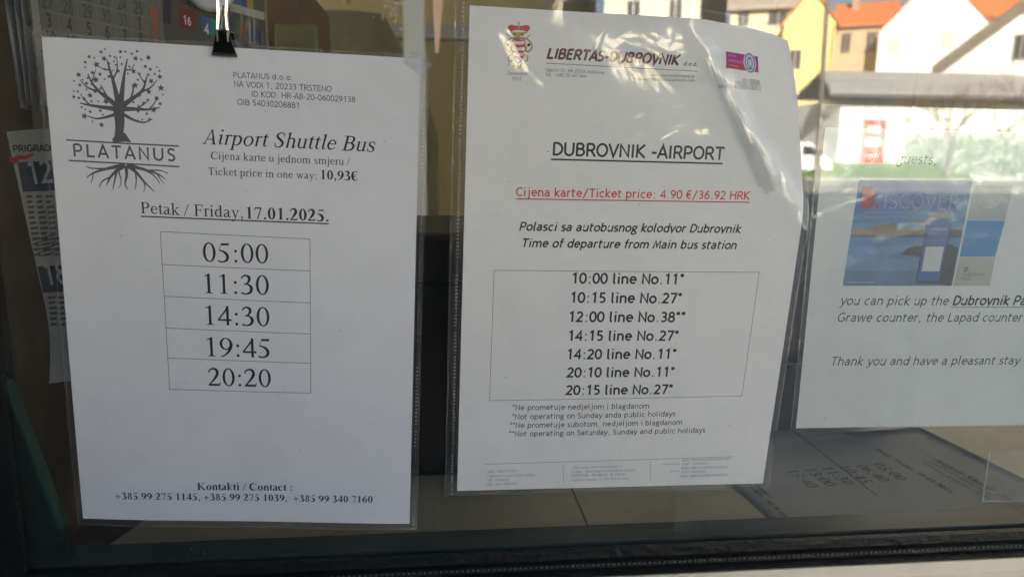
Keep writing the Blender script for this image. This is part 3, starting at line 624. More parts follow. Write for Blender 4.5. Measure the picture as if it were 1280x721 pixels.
# ================================================================== inside the ticket office
CT = CAM_H-.318                   # counter top
def room():
    o = struct('office_floor', box(-1.4, 2.8, .3, 3.4, -.1, .001), mat('floor_dark', (.10, .085, .07), .6))
    bm = bmesh.new()                  # ceiling with openings added at both ends to let sunlight in
    for a in ((-.95, 1.38, .3, 3.3), (-1.4, -.95, .3, .8), (-1.4, -.95, 3.1, 3.3), (1.38, 2.8, .3, .8), (1.38, 2.8, 3.1, 3.3)): bx(bm, a[0], a[1], a[2], a[3], 2.7, 2.8)
    struct('office_ceiling', bm, mat('ceiling', (.7, .69, .65), .9))
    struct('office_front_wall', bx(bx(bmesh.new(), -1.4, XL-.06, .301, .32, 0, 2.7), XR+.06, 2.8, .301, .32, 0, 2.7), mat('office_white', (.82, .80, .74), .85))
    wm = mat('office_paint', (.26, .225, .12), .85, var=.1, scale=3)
    bm = bmesh.new()
    for a in ((-1.4, -1.38, 0, 2.7), (-1.38, -.72, 0, .85), (-1.38, -.72, 2.05, 2.7), (-.72, 2.8, 0, 2.7)): bx(bm, a[0], a[1], 3.2, 3.3, a[2], a[3])  # gap added behind the first notice lets daylight into the office
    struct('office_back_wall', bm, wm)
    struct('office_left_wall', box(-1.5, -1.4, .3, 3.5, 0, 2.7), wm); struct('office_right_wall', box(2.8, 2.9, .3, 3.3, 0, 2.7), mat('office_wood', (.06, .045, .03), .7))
room()
t = empty('counter', 'grey laminate service counter behind the window', 'counter', (0, .4, CT))
link('top', box(-.60, 2.4, -.365, .62, -.035, 0, .002), mat('laminate', (.62, .56, .41), .5, var=.08, scale=30), t)
link('front_panel', box(-.6, 2.4, .5, .54, -CT, -.036), mat('laminate_dark', (.06, .055, .05), .6), t)
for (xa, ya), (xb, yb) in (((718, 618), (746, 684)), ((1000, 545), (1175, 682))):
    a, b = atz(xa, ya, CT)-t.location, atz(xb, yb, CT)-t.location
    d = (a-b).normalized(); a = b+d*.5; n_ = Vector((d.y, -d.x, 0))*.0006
    link('mirrored_joint', prism(bmesh.new(), [b+n_, a+n_, a-n_, b-n_], (0, 0, .0009)), mat('mirrored_joint_dark', (.10, .095, .08), .8), t)  # dark strips on the counter stand in for paving joints mirrored in the glass
# door in the back wall
t = empty('office_door', 'olive door with metal lever handle at the back of the office', 'door', (-.1, 3.195, 0))
link('leaf', box(-.55, .40, -.05, 0, .01, 2.05, .003), mat('door_olive', (.15, .125, .062), .6), t)
fr = bx(bmesh.new(), -.66, -.555, -.06, .0, 0, 2.12); bx(fr, .405, .50, -.06, 0, 0, 2.12); bx(fr, -.554, .404, -.06, 0, 2.055, 2.12); link('frame', fr, mat('door_frame', (.16, .17, .18), .5), t)
# leaf handle
hp = at(548, 281, 3.13); hd = link('handle', tube(bmesh.new(), [(hp.x+.03+.1, -.052, hp.z), (hp.x+.03+.1, -.10, hp.z), (hp.x-.01+.1, -.105, hp.z), (hp.x-.045+.1, -.10, hp.z)], .011, 8), mat('steel_handle', (.32, .31, .30), .3, metal=1), t)
t = empty('backdrop_cabinet', 'added dark brown cabinet darkening the back right of the office', 'cabinet', (1.78, 2.95, 0))  # added as a dark ground behind the mirrored houses
WDK = mat('cabinet_wood', (.030, .022, .014), .7, var=.25, scale=7)
link('carcass', box(-1.0, 1.0, -.2, .22, .06, 2.62, .004), WDK, t); link('plinth', box(-.98, .98, -.18, .2, .0015, .06), mat('plinth_black', (.01, .01, .01), .7), t)
for k in range(3):
    dq = link('door', box(-.99+k*.662, -.335+k*.662, -.222, -.2015, .09, 2.59, .003), WDK, t)
    link('handle', tube(bmesh.new(), [(-.39+k*.662, -.222, 1.1), (-.39+k*.662, -.25, 1.11), (-.39+k*.662, -.25, 1.24), (-.39+k*.662, -.222, 1.25)], .006), mat('steel_handle', (.32, .31, .30), .3, metal=1), dq)
# blurred uprights in the room: grey post, brown panel, pale hose
p = at(518, 40, 1.6)
t = empty('steel_post', 'grey steel post standing in the office between two dark gaps', 'post', (p.x, 1.6, 0))
link('shaft', box(-.028, .028, -.03, .03, .001, 2.69, .003), mat('post_grey', (.26, .28, .31), .5), t); link('foot', box(-.06, .06, -.06, .06, .001, .012), mat('post_grey', (.26, .28, .31)), t)
p = at(547, 30, 1.3)
t = empty('hanging_strap', 'pale pink strap hanging down and narrowing beside the grey post', 'strap', (p.x, 1.3, p.z))
lo = at(543, 66, 1.3).z-p.z
link('ribbon', prism(bmesh.new(), [(-.017, 0, .6), (-.010, 0, .04), (-.006, 0, lo), (.002, 0, lo), (.012, 0, .04), (.017, 0, .6)], (0, .004, 0)), mat('pinkish', (.40, .29, .22), .6), t)
link('ring', tube(bmesh.new(), [(.012*math.cos(k*.5236), .002, .612+.012*math.sin(k*.5236)) for k in range(13)], .003), mat('steel', (.5, .5, .5)), t)
p = at(430, 30, 1.9)
t = empty('hanging_coat', 'olive grey coat hanging on the back of the office', 'coat', (p.x, 1.9, 1.0))
bm = bmesh.new(); nn = 26; g = []
for i in range(nn+1):
    a = i/nn; row = []
    for j in range(9):
        z = .95-1.0*j/8; wd = .12+.16*min(1, j/2.5); x = (a-.5)*2*wd; y = -.05*math.cos((a-.5)*3)-.018*math.sin(a*26+j*.4)*min(1, j/3)
        row.append(bm.verts.new((x, y, z)))
    g.append(row)
for i in range(nn):
    for j in range(8): bm.faces.new((g[i][j], g[i+1][j], g[i+1][j+1], g[i][j+1]))
bmesh.ops.solidify(bm, geom=bm.faces[:], thickness=.02)
link('body', bm, mat('coat_cloth', (.12, .115, .075), .9, var=.15, scale=20), t, True)
link('hook', tube(bmesh.new(), [(0, .0, .99), (0, .03, 1.02), (0, .12, 1.0)], .006), mat('steel', (.5, .5, .5)), t)
# black cabinet standing on the counter in the gap between the two notices
p0, p1 = at(505, 560, .20), at(600, 292, .20)
t = empty('black_printer', 'black ticket printer case standing between the two notices', 'printer', ((p0.x+p1.x)/2, .29, CT))
ztop = at(550, 292, .21).z-CT
link('case', box(-.12, .12, -.08, .12, .004, ztop, .006), mat('black_plastic', (.006, .006, .007), .5), t)
link('paper_slot', bx(bmesh.new(), -.07, .07, -.083, -.0805, ztop*.8, ztop*.82), mat('slot', (.002, .002, .002), .8), t)
for sx in (-.1, .1): link('foot', box(sx-.01, sx+.01, -.06, .1, .0002, .004), mat('slot', (.002, .002, .002)), t)
# dark blue stand seen in the gap left of the third notice
p = at(1012, 400, .28)
t = empty('display_stand', 'dark navy leaflet stand behind the gap beside the third notice', 'stand', (p.x, .34, CT))
NV = mat('navy_board', (.030, .032, .055), .5, var=.2, scale=18)
link('back_board', box(-.09, .11, 0, .012, .0, .40, .002), NV, t); link('tray', prism(bmesh.new(), [(-.09, -.002, .02), (-.09, -.05, .01), (-.09, -.06, .09), (-.09, -.055, .09), (-.09, -.045, .02), (-.09, -.002, .03)], (.2, 0, 0)), NV, t)
link('leaflet', box(-.075, .01, -.012, -.006, .03, .30), mat('leaflet_violet', (.10, .06, .10), .6), t)

# --- left side: cream jamb, board with calendar and poster
xe = at(2.5, 300, .05).x
t = empty('inner_jamb', 'narrow cream window jamb at the far left edge', 'jamb', (xe, .05, CT))
link('post', box(-.08, 0, 0, .03, .02, 1.0, .002), mat('jamb_cream', (.30, .29, .22), .6), t)
link('skirting', box(-.08, -.002, .002, .032, .0, .02), mat('jamb_dark', (.03, .03, .025), .6), t)
BO = Vector((-.2696, .10, CAM_H+.098)); BU = Vector((.318, .948, -.0)).normalized()
BS = Sheet(BO, BU, Vector((0, 0, 1)), 0, 0)   # the board's plane; u = 0 at the calendar's first printed column
def suv(sh, px, py):
    d = rt*((px-640)/FPX) - up*((py-360.5)/FPX) + fw
    n = sh.U.cross(sh.V); P = CP+d*((sh.O-CP).dot(n)/d.dot(n)); q = P-sh.O
    return (q.dot(sh.U)/sh.U.length_squared*1000, q.dot(sh.V)/sh.V.length_squared*1000)
ue = suv(BS, 334, 30)[0]
t = empty('pin_board', 'brown wooden board along the left side of the counter', 'board', BO)
bm = bmesh.new(); prism(bm, [BU*(-.095)+Vector((0, 0, CT-BO.z)), BU*(ue/1000)+Vector((0, 0, CT-BO.z)), BU*(ue/1000)+Vector((0, 0, .42)), BU*(-.095)+Vector((0, 0, .42))], BU.cross(Vector((0, 0, 1)))*-.012)
for v in bm.verts: v.co += BU.cross(Vector((0, 0, 1)))*-.003
bmesh.ops.recalc_face_normals(bm, faces=bm.faces[:])
link('panel', bm, mat('board_brown', (.055, .035, .016), .6, var=.3, scale=12), t)
def rect(u0, v0, u1, v1): return [(u0, v0), (u1, v0), (u1, v1), (u0, v1)]
# wall calendar
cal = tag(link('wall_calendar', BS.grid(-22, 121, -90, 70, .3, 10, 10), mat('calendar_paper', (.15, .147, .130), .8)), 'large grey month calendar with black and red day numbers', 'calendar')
F = []
for k in range(8): F += seg(-9.5+18.2*k, -90, -9.5+18.2*k, 70, .25)
for k in range(-6, 6): F += seg(-22, -6.3+12.2*k, 121, -6.3+12.2*k, .3)
link('ruling', BS.faces(F, .4), INKF, cal)
r0 = ['27', '28', '29', '30', '31', '1', '2']; rows = [(['20', '21', '22', '23', '24', '25', '26'], 1), (r0, 0), (['3', '4', '5', '6', '7', '8', '9'], -1), (['10', '11', '12', '13', '14', '15', '16'], -2), (['17', '18', '19', '20', '21', '22', '23'], -3)]
def numerals(chars, name, m, pick):
    F = []
    for row, kk in rows:
        for i, ch in enumerate(row):
            if not pick(i, kk): continue
            f, adv = text_faces(ch, w_=14); sc = 9.4/71
            F += [[(18.2*i-adv*sc*.35+x*sc*.7, 12.2*kk-4.6+y*sc) for x, y in q] for q in f]
    link(name, BS.faces(F, .45), m, cal)
numerals(0, 'black_numerals', INK, lambda i, k: i < 6 and k < 0 or (k == 0 and i == 5))
numerals(0, 'faded_numerals', mat('grey_green_ink', (.055, .08, .05), .7), lambda i, k: i < 6 and (k > 0 or (k == 0 and i < 5)))
numerals(0, 'red_numerals', RED, lambda i, k: i == 6)
# tourist poster with coloured pictures
pu0, pu1 = 122.5, ue-3
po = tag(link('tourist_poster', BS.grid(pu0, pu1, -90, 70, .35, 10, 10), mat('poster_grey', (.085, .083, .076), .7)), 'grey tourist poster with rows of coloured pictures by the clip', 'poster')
def patch(name, px0, py0, px1, py1, c, par, off=.6):
    a, b, c2, d = suv(BS, px0, py0), suv(BS, px1, py0), suv(BS, px1, py1), suv(BS, px0, py1)
    sl = .28
    q = [suv(BS, px0, py0), suv(BS, px1, py0+(px1-px0)*sl), suv(BS, px1, py1+(px1-px0)*sl), suv(BS, px0, py1)]
    return link(name, BS.faces([q], off), mat('print_%02d%02d%02d' % tuple(int(v*99) for v in c), c, .5), par)
for a in ((203, -2, 213, 28, (.012, .016, .05)), (222, 8, 243, 34, (.16, .018, .018)), (251, 20, 262, 42, (.01, .10, .25)), (262, 23, 271, 44, (.01, .22, .22)), (287, -14, 307, 8, (.015, .08, .22)), (308, -6, 316, 12, (.32, .24, .05)), (293, 25, 300, 42, (.06, .12, .04)), (301, 30, 306, 43, (.20, .03, .03)), (312, 36, 326, 51, (.015, .018, .10)), (230, -30, 250, -8, (.2, .12, .03))):
    patch('picture', *a, po)
patch('white_band', 287, 4, 330, 14, (.38, .38, .36), po, .8)
def onboard(s, px0, py0, px1, py1, w_=14):
    a, b = suv(BS, px0, py0), suv(BS, px1, py1); return line_of_text(s, a[0], a[1], b[0], b[1], w_=w_)
link('title', BS.faces(onboard('TIMETABLE MAP', 226, 5, 268, 20, 17), .9), INK, po)
link('picture_number', BS.faces(onboard('16', 229, 31, 238, 33, 12)+onboard('4', 254, 42, 260, 44, 12), 1.0), mat('banner_white', (.8, .78, .76)), po)
# binders at the far end of the board
def slab(name, label, cat, px0, py0, px1, py1, y, th, c, parts=()):
    a, b = at(px0, py1, y), at(px1, py0, y)
    t = empty(name, label, cat, ((a.x+b.x)/2, y, CT)); hw = (b.x-a.x)/2
    m = mat(name+'_colour', c, .55, var=.1, scale=15)
    link('cover', box(-hw, hw, 0, th, .0005, b.z-CT, .003), m, t)
    link('label', bx(bmesh.new(), -hw*.6, hw*.6, -.0015, -.0005, .05, .11), mat('label_white', (.6, .6, .58), .6), t)
    return t
slab('orange_binder', 'tall orange brown ring binder standing past the poster', 'binder', 333, -30, 372, 60, .45, .26, (.07, .036, .008))
slab('yellow_folder', 'dull yellow folder standing against the orange binder', 'folder', 343, 31, 396, 60, .42, .012, (.10, .09, .025))
# bundle of loose sheets hanging at the top left corner
for i, (pxa, pxb, y, lab) in enumerate(((1, 25, .016, 'leftmost'), (13, 33, .022, 'second'), (22, 40, .028, 'third'), (35, 52, .034, 'rightmost'))):
    a, b = at(pxa, -30, y), at(pxb, 133+(-1)**i*2, y); V = (a-b); h = V.length*1000
    U = Vector((-.33, .94, 0)).normalized()
    sh = Sheet(b, U, V.normalized(), 30, h, lambda u, v: .9*math.sin(v*.05+i)*math.sin(u*.1))
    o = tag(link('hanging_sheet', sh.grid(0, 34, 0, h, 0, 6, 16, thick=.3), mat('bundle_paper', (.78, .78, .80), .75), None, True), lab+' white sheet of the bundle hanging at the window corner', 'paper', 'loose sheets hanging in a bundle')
    link('printed_lines', sh.faces([q for k in range(6) for q in seg(24, 8+9*k, 33, 8+9*k, .8)], .35), INKF, o)
link_hook = tag(link('bundle_clip', tube(bmesh.new(), [at(20, -30, .03)+Vector((-.01, 0, .0)), at(20, -30, .03)+Vector((.03, .012, .0)), at(20, -34, .05)+Vector((.03, .03, .03))], .003), mat('steel', (.5, .5, .5))), 'steel rod the bundle of white sheets hangs from', 'hook')
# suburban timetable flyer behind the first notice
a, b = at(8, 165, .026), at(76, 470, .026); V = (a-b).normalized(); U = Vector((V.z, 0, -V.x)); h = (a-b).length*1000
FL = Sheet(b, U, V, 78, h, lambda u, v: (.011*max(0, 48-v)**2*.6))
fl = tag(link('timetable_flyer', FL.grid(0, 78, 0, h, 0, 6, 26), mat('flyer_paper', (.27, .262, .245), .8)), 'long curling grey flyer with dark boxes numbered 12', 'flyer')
def fuv(px, py): return suv(FL, px, py)
def ftext(s, x0, y0, x1, y1, w_=12, font='sans'):
    p, q = fuv(x0, y0), fuv(x1, y1); return line_of_text(s, *p, *q, w_=w_)
link('heading', FL.faces(ftext('PRIGRADNI', 17, 190, 74, 189, 16), .2), INK, fl)
sw = [(12, 197, 3), (17, 201, 9), (24, 197, 7), (31, 197, 6), (42, 193, 3)]; sw = smooth([(*fuv(x, y), w_*.42) for x, y, w_ in sw])
link('red_swoosh', FL.faces(strip([(p[0], p[1]) for p in sw], [p[2] for p in sw]), .25), mat('swoosh_red', (.30, .012, .012), .6), fl)
for (x0, y0, x1, y1, s, sx) in ((22, 203, 64, 240, '12', 37), (47, 333, 80, 366, '18', 57)):
    q = [fuv(x0, y0), fuv(x1, y0-2), fuv(x1+6, y1-2), fuv(x0+7, y1)]
    bxx = link('dark_box', FL.faces([q], .2), mat('box_navy', (.02, .026, .045), .6), fl)
    p = fuv(sx, y1-9); f, adv = text_faces(s, w_=11); sc = 14.5/71
    link('line_number', FL.faces([[(p[0]+x*sc*.72, p[1]+y*sc) for x, y in g_] for g_ in f], .32), mat('number_grey', (.30, .31, .30), .6), bxx)
F = []
rnd = random.Random(4)
for (x0, y0, cols, n) in ((33, 246, 3, 12), (60, 372, 2, 6)):
    for c in range(cols):
        for k in range(n):
            p = fuv(x0+c*12+k*.9*5/5, y0+k*6.6); F += seg(p[0], p[1], p[0]+rnd.uniform(3.2, 5), p[1], 1.5)
for k in range(6): p = fuv(43+k*1.2, 300+k*4); F += seg(p[0], p[1], p[0]+13, p[1]+2, .8)
link('timetable_columns', FL.faces(F, .2), mat('flyer_ink', (.05, .05, .05), .7), fl)
# leaning green panel in the lower left corner
t = empty('green_panel', 'dark green sheet of thick glass leaning in the lower left corner', 'panel', (-.28, .015, CT))
pts = [at(x, y, .012)-Vector((-.28, .015, CT)) for x, y in ((-30, 462), (5, 478), (74, 660), (92, 712), (92, 728), (-30, 728))]
bm = prism(bmesh.new(), pts, (0, .007, 0)); bmesh.ops.recalc_face_normals(bm, faces=bm.faces[:]); link('sheet', bm, mat('green_glass', (.006, .018, .014), .4, var=.2, scale=10), t)
pts = [at(x, y, .0115)-Vector((-.28, .015, CT)) for x, y in ((4, 479), (8, 482), (77, 662), (72, 662))]
bm = prism(bmesh.new(), pts, (.0008, .008, .0008)); bmesh.ops.recalc_face_normals(bm, faces=bm.faces[:]); link('edge', bm, mat('green_edge', (.022, .065, .05), .35), t)
# crumpled wrapping paper on the counter
bm = bmesh.new(); top = [(112, 508), (96, 523), (84, 537), (70, 553), (52, 566)]; bot = [(118, 568), (104, 578), (92, 590), (78, 602), (66, 615)]
g = []
for (x0, y0), (x1, y1) in zip(top, bot):
    p, q = at(x0, y0, .17), at(x1, y1, .13); row = []
    for j in range(7):
        e = p.lerp(q, j/6); e.y += -.014*math.sin(j/6*3.1)+random.uniform(-.003, .003); e.z = max(e.z+random.uniform(-.002, .002), CT+.001); row.append(bm.verts.new(e))
    g.append(row)
for i in range(4):
    for j in range(6): bm.faces.new((g[i][j], g[i][j+1], g[i+1][j+1], g[i+1][j]))
bmesh.ops.solidify(bm, geom=bm.faces[:], thickness=.002)
tag(link('wrapping_paper', bm, mat('kraft_pale', (.42, .38, .29), .85, var=.2, scale=40), None, True), 'crumpled pale paper lying on the counter beside the green panel', 'paper')

# ================================================================== the notices
def quad_sheet(O, BR, TL, w_, h_, bend=None):
    z = Vector((0, 0, CAM_H)); O, BR, TL = Vector(O)+z, Vector(BR)+z, Vector(TL)+z
    return Sheet(O, (BR-O)*(1000/w_), (TL-O)*(1000/h_), w_, h_, bend)
def rects(u0, v0, u1, v1, n=14):
    return [[(u0+(u1-u0)*i/n, v0+(v1-v0)*j/4), (u0+(u1-u0)*(i+1)/n, v0+(v1-v0)*j/4), (u0+(u1-u0)*(i+1)/n, v0+(v1-v0)*(j+1)/4), (u0+(u1-u0)*i/n, v0+(v1-v0)*(j+1)/4)] for i in range(n) for j in range(4)]
def put(name, sh, F, m, par, off=.12): return link(name, sh.faces(F, off), m, par)
def T(s, u0, v0, u1, v1, font='sans', **k): return line_of_text(s, u0, v0, u1, v1, font=font, **k)
def offset(F, du, dv): return [[(u+du, v+dv) for u, v in f] for f in F]

# ---- first notice: the airport shuttle timetable (hangs from a clip, a little off the glass)
S1 = quad_sheet((-.23064807, -.00211556, -.23660553), (-.02094957, -.0096873, -.24492459), (-.21936861, -.01547912, .05987919), 210, 297,
                lambda u, v: 1.0*math.sin((u-20)/60)*math.sin(v/95+.6)+.5*math.sin(u/24+v/50)*(1-v/400))
n1 = tag(link('timetable_sheet', S1.grid(0, 210, 0, 297, 0, 28, 40), PAPER, None, True), 'white airport shuttle bus sheet with a tree logo and five times', 'notice')
put('address', S1, T('PLATANUS d.o.o.', 103.9, 280.5, 137.0, 280.9, w_=8)+T('NA VODI 1, 20233 TRSTENO', 104.1, 275.6, 159.4, 275.7, w_=8)+T('ID KOD: HR-AB-20-060029138', 114, 270.6, 173, 270.4, w_=8)+T('OIB 54030208881', 105.7, 265.6, 140.4, 265.3, w_=8), INK, n1)
put('heading', S1, T('Airport Shuttle Bus', 85, 242.4, 184.8, 242.6, 'serif', it=True, shear=.27), INK, n1)
put('fare_lines', S1, T('Cijena karte u jednom smjeru /', 89.8, 233.9, 170.2, 234.1, 'serif')+T('Ticket price in one way:', 87.9, 224.7, 150.6, 225.1, 'serif')+T('10,93€', 153.2, 225.2, 174.6, 225.3, 'serif', bold=True), INK, n1)
put('date_line', S1, T('Petak / Friday,', 48, 200.2, 107.2, 200.1, 'serif')+T('17.01.2025.', 109.5, 199.9, 157.4, 200.2, 'serif', bold=True)+seg(47.9, 198.5, 157.6, 198.8, .75), INK, n1)
F = []
for s, v in (('05:00', 172.8), ('11:30', 153.3), ('14:30', 133.4), ('19:45', 113.1), ('20:20', 93.8)):
    F += T(s, 83.2, v, 121.7, v+.4, 'serif')
put('departure_times', S1, F, INK, n1)
F = [q for v0, v1 in ((189.9, 189.1), (169.9, 169.5), (150.3, 149.5), (130.3, 129.7), (111, 110.7), (90.5, 90.9)) for q in seg(58.7, v0, 146.4, v1, .32)]+seg(58.8, 190, 59.2, 90.5, .32)+seg(146.4, 189.1, 146.3, 90.8, .32)
put('table_ruling', S1, F, INKG, n1, .12)
put('contact_lines', S1, T('Kontakti / Contact :', 73.2, 22, 133.6, 22.7, 'serif', bold=True)+T('+385 99 275 1145, +385 99 275 1039,  +385 99 340 7160', 21.6, 14.6, 185.6, 15.3, 'serif', bold=True), INK, n1)
# tree logo
def z1(x, y): return suv(S1, x/3.003, y/3.003)
def branch(*P): 
    Q = smooth([(*z1(x, y), w_*.148) for x, y, w_ in P], 4); return strip([(p[0], p[1]) for p in Q], [p[2] for p in Q])
F = []
for B_ in (((452, 534, 60), (448, 505, 34), (450, 460, 36), (446, 420, 42), (448, 395, 38)), ((448, 400, 26), (436, 350, 18), (424, 300, 12), (412, 262, 8), (402, 225, 4)),
           ((452, 400, 26), (458, 350, 18), (464, 300, 12), (470, 262, 8), (478, 222, 4)), ((440, 400, 22), (408, 372, 16), (372, 344, 11), (345, 310, 7), (330, 278, 4)),
           ((458, 400, 22), (490, 376, 16), (530, 346, 11), (545, 315, 7), (552, 285, 4)), ((438, 410, 20), (390, 404, 14), (340, 396, 9), (300, 388, 4)), ((462, 410, 20), (510, 410, 13), (560, 412, 8), (600, 404, 4)),
           ((440, 428, 14), (400, 440, 10), (360, 446, 6), (330, 436, 4)), ((464, 430, 14), (500, 450, 10), (540, 460, 6), (572, 448, 4)), ((412, 262, 7), (392, 262, 5), (372, 250, 3)), ((424, 300, 7), (440, 262, 5), (438, 215, 3)),
           ((372, 344, 8), (330, 330, 6), (300, 300, 3)), ((345, 310, 6), (352, 285, 4), (360, 262, 3)), ((530, 346, 8), (565, 330, 6), (590, 300, 3)), ((470, 262, 6), (492, 262, 4), (505, 240, 3)), ((545, 315, 6), (528, 290, 4), (515, 270, 3)),
           ((408, 372, 8), (392, 345, 6), (378, 318, 3)), ((490, 376, 8), (500, 340, 6), (496, 318, 3)), ((340, 396, 6), (315, 372, 4), (302, 352, 3)), ((560, 412, 6), (582, 385, 4), (592, 362, 3)), ((510, 410, 7), (540, 392, 5), (560, 372, 3))): F += branch(*B_)
F += [[z1(420, 528), z1(436, 500), z1(470, 500), z1(494, 535)]]
put('tree_trunk', S1, F, INKG, n1, .10)
F = []; rnd = random.Random(11); cl_ = []
tries = 0
while len(cl_) < 92 and tries < 9000:
    tries += 1
    a = rnd.uniform(0, 6.283); q = math.sqrt(rnd.uniform(.12, 1)); x, y = 445+172*q*math.cos(a), 335+158*q*math.sin(a)
    if y > 400 and abs(x-450) < 60 or y > 490: continue
    r_ = rnd.choice((5, 6, 7, 8, 11, 13))
    if any((x-p[0])**2+(y-p[1])**2 < (r_+p[2]+4)**2 for p in cl_): continue
    cl_.append((x, y, r_)); c = z1(x, y); rr = r_*.148; a0 = rnd.uniform(0, 6.28)
    n = 5; pts = []
    for k in range(2*n): 
        ro = rr*(1.05 if k % 2 == 0 else .5); pts.append((c[0]+ro*math.cos(a0+math.pi*k/n), c[1]+ro*math.sin(a0+math.pi*k/n)))
    for k in range(n): F.append([c, pts[2*k-1], pts[2*k], pts[(2*k+1) % (2*n)]])
put('tree_leaves', S1, F, INKG, n1, .16)
F = [*strip([z1(248, 526), z1(455, 538), z1(672, 549)], .85), *strip([z1(258, 603), z1(465, 614), z1(674, 626)], .85)]
put('logo_name', S1, F+T('PLATANUS', 12.2, 231.6, 69.6, 231.5, w_=11, track=14), INKG, n1)
F = []
for B_ in (((470, 620, 20), (440, 640, 14), (415, 665, 9), (400, 695, 4)), ((470, 620, 18), (400, 634, 11), (350, 650, 7), (325, 668, 3)), ((478, 620, 18), (540, 636, 11), (590, 652, 7), (622, 672, 3)), ((476, 620, 18), (510, 645, 12), (540, 680, 8), (580, 720, 3)),
           ((474, 622, 16), (476, 660, 10), (470, 690, 6), (480, 712, 3)), ((415, 665, 7), (385, 680, 5), (372, 705, 3)), ((440, 640, 9), (430, 680, 6), (424, 712, 3)), ((510, 645, 8), (512, 680, 5), (508, 712, 3)), ((540, 636, 8), (580, 660, 5), (602, 690, 3)),
           ((400, 634, 7), (345, 632, 5), (322, 624, 3)), ((350, 650, 5), (348, 668, 4), (340, 690, 2)), ((560, 640, 7), (600, 640, 5), (632, 650, 3)), ((540, 680, 6), (545, 700, 4), (540, 722, 2)), ((445, 640, 6), (455, 680, 4), (448, 706, 2)), ((590, 652, 5), (600, 668, 4), (618, 690, 2))): F += branch(*B_)
put('tree_roots', S1, F, INKG, n1, .14)

def specks(sh, seed, n):
    r_ = random.Random(seed); F = []
    for _ in range(n): F += disc(r_.uniform(6, 204), r_.uniform(6, 290), r_.uniform(.12, .38), 6)
    return F
put('dirt_specks', S1, specks(S1, 3, 26), INKG, n1, .2)
def beads(sh, u, v0, v1, pitch, r_, off):
    bm = bmesh.new(); v = v0
    while v < v1:
        n = 8; a = [bm.verts.new(sh.P(u+r_*math.cos(2*math.pi*i/n), v+r_*.8*math.sin(2*math.pi*i/n), off)) for i in range(n)]
        b = [bm.verts.new(sh.P(u+r_*.45*math.cos(2*math.pi*i/n), v+r_*.35*math.sin(2*math.pi*i/n), off+.12)) for i in range(n)]
        for i in range(n): bm.faces.new((a[i], a[(i+1) % n], b[(i+1) % n], b[i]))
        v += pitch
    return bm
def sleeve(sh, label, u0, u1, v0, v1, wav, weld=None, group='clear plastic sleeves over the notices'):
    o = tag(link('plastic_sleeve', sh.grid(u0, u1, v0, v1, .5, 60, 84, wav), SLEEVE, None, True), label, 'sleeve', group)
    e = []
    bm = bmesh.new()
    for a, b, c, d in ((u0, u1, v0, v0+1.2), (u0, u1, v1-1.2, v1), (u0, u0+1.2, v0+1.3, v1-1.3), (u1-1.2, u1, v0+1.3, v1-1.3)):
        nu, nv = (60, 1) if b-a > d-c else (1, 84)
        g = [[bm.verts.new(sh.P(a+(b-a)*i/nu, c+(d-c)*j/nv, .56+wav(a+(b-a)*i/nu, c+(d-c)*j/nv))) for j in range(nv+1)] for i in range(nu+1)]
        for i in range(nu):
            for j in range(nv): bm.faces.new((g[i][j], g[i+1][j], g[i+1][j+1], g[i][j+1]))
    link('sealed_edge', bm, SLEEVE_EDGE, o)
    if weld:
        link('weld_dots', beads(sh, weld[0], v0+1.5, v1-1.5, weld[1], weld[2], .75), WELD, o)
    return o
def wave1(u, v):
    d = 0
    d += 1.3*math.exp(-((u-14-.10*(290-v))/4.5)**2)*min(1, max(0, (v-120)/120))       # slack fold down the left
    d += 1.2*max(0, (v-270)/30)**2*math.sin(u*.09+1)+.5*math.sin(u*.05+v*.021)
    d += 1.6*math.exp(-((u-206)/6)**2-((v-292)/9)**2)
    return max(d, -.25)+.15
sleeve(S1, 'clear plastic sleeve over the shuttle bus sheet, hanging from the clip', -3.4, 215, -4.2, 299, wave1, (212.6, 2.55, .75))

# ---- second notice: bus company timetable, leaning off the glass, top right corner bent back
def bend2(u, v):
    s = (u-141)*.806+(v-272)*.591
    b = 0
    if s > 0: b -= min(34, .018*s*s if s < 14 else 3.5+.50*(s-14))
    b += 1.1*math.sin(v/80)*math.sin((u-10)/70)
    k = 0
    if s > 0: k = .115*max(0, s-8)+.0045*max(0, s-38)**2
    return (b, -.806*k, -.591*k)
S2 = quad_sheet((.01060652, -.01894582, -.21835132), (.22049465, -.01400982, -.22310592), (.01792957, -.04548176, .0773702), 210, 297, bend2)
n2 = tag(link('timetable_sheet', S2.grid(0, 210, 0, 297, 0, 96, 132), PAPER2, None, True), 'white bus company sheet headed by a red crest, seven departures boxed', 'notice')
put('title', S2, T('DUBROVNIK -AIRPORT', 50.4, 217.8, 154.3, 218.4, w_=12)+seg(49.5, 215.6, 154, 216.3, 1.0)+disc(47.6, 220, .35), INKT, n2)
put('fare_line', S2, T('Cijena karte/Ticket price: 4.90 €/36.92 HRK', 30, 193.6, 173.8, 195, w_=10.5)+seg(29.9, 192, 174, 193.5, .7), RED, n2)
put('intro_lines', S2, T('Polasci sa autobusnog kolodvor Dubrovnik', 32.8, 173.1, 171, 174.4, w_=12.5, shear=.2)+T('Time of departure from Main bus station', 35.3, 163.1, 169.3, 164.2, w_=12.5, shear=.2), INKT, n2)
F = []
for s, v, a, b in (('10:00 line No.11*', 141.1, 67, 137.5), ('10:15 line No.27*', 128.8, 66.9, 137.5), ('12:00 line No.38**', 116.4, 66.7, 141), ('14:15 line No.27*', 104, 67.1, 138), ('14:20 line No.11*', 91.7, 67.1, 137.9), ('20:10 line No.11*', 79.4, 66.8, 138), ('20:15 line No.27*', 67.3, 66.9, 138)):
    F += T(s, a, v, b, v+.2, w_=13)
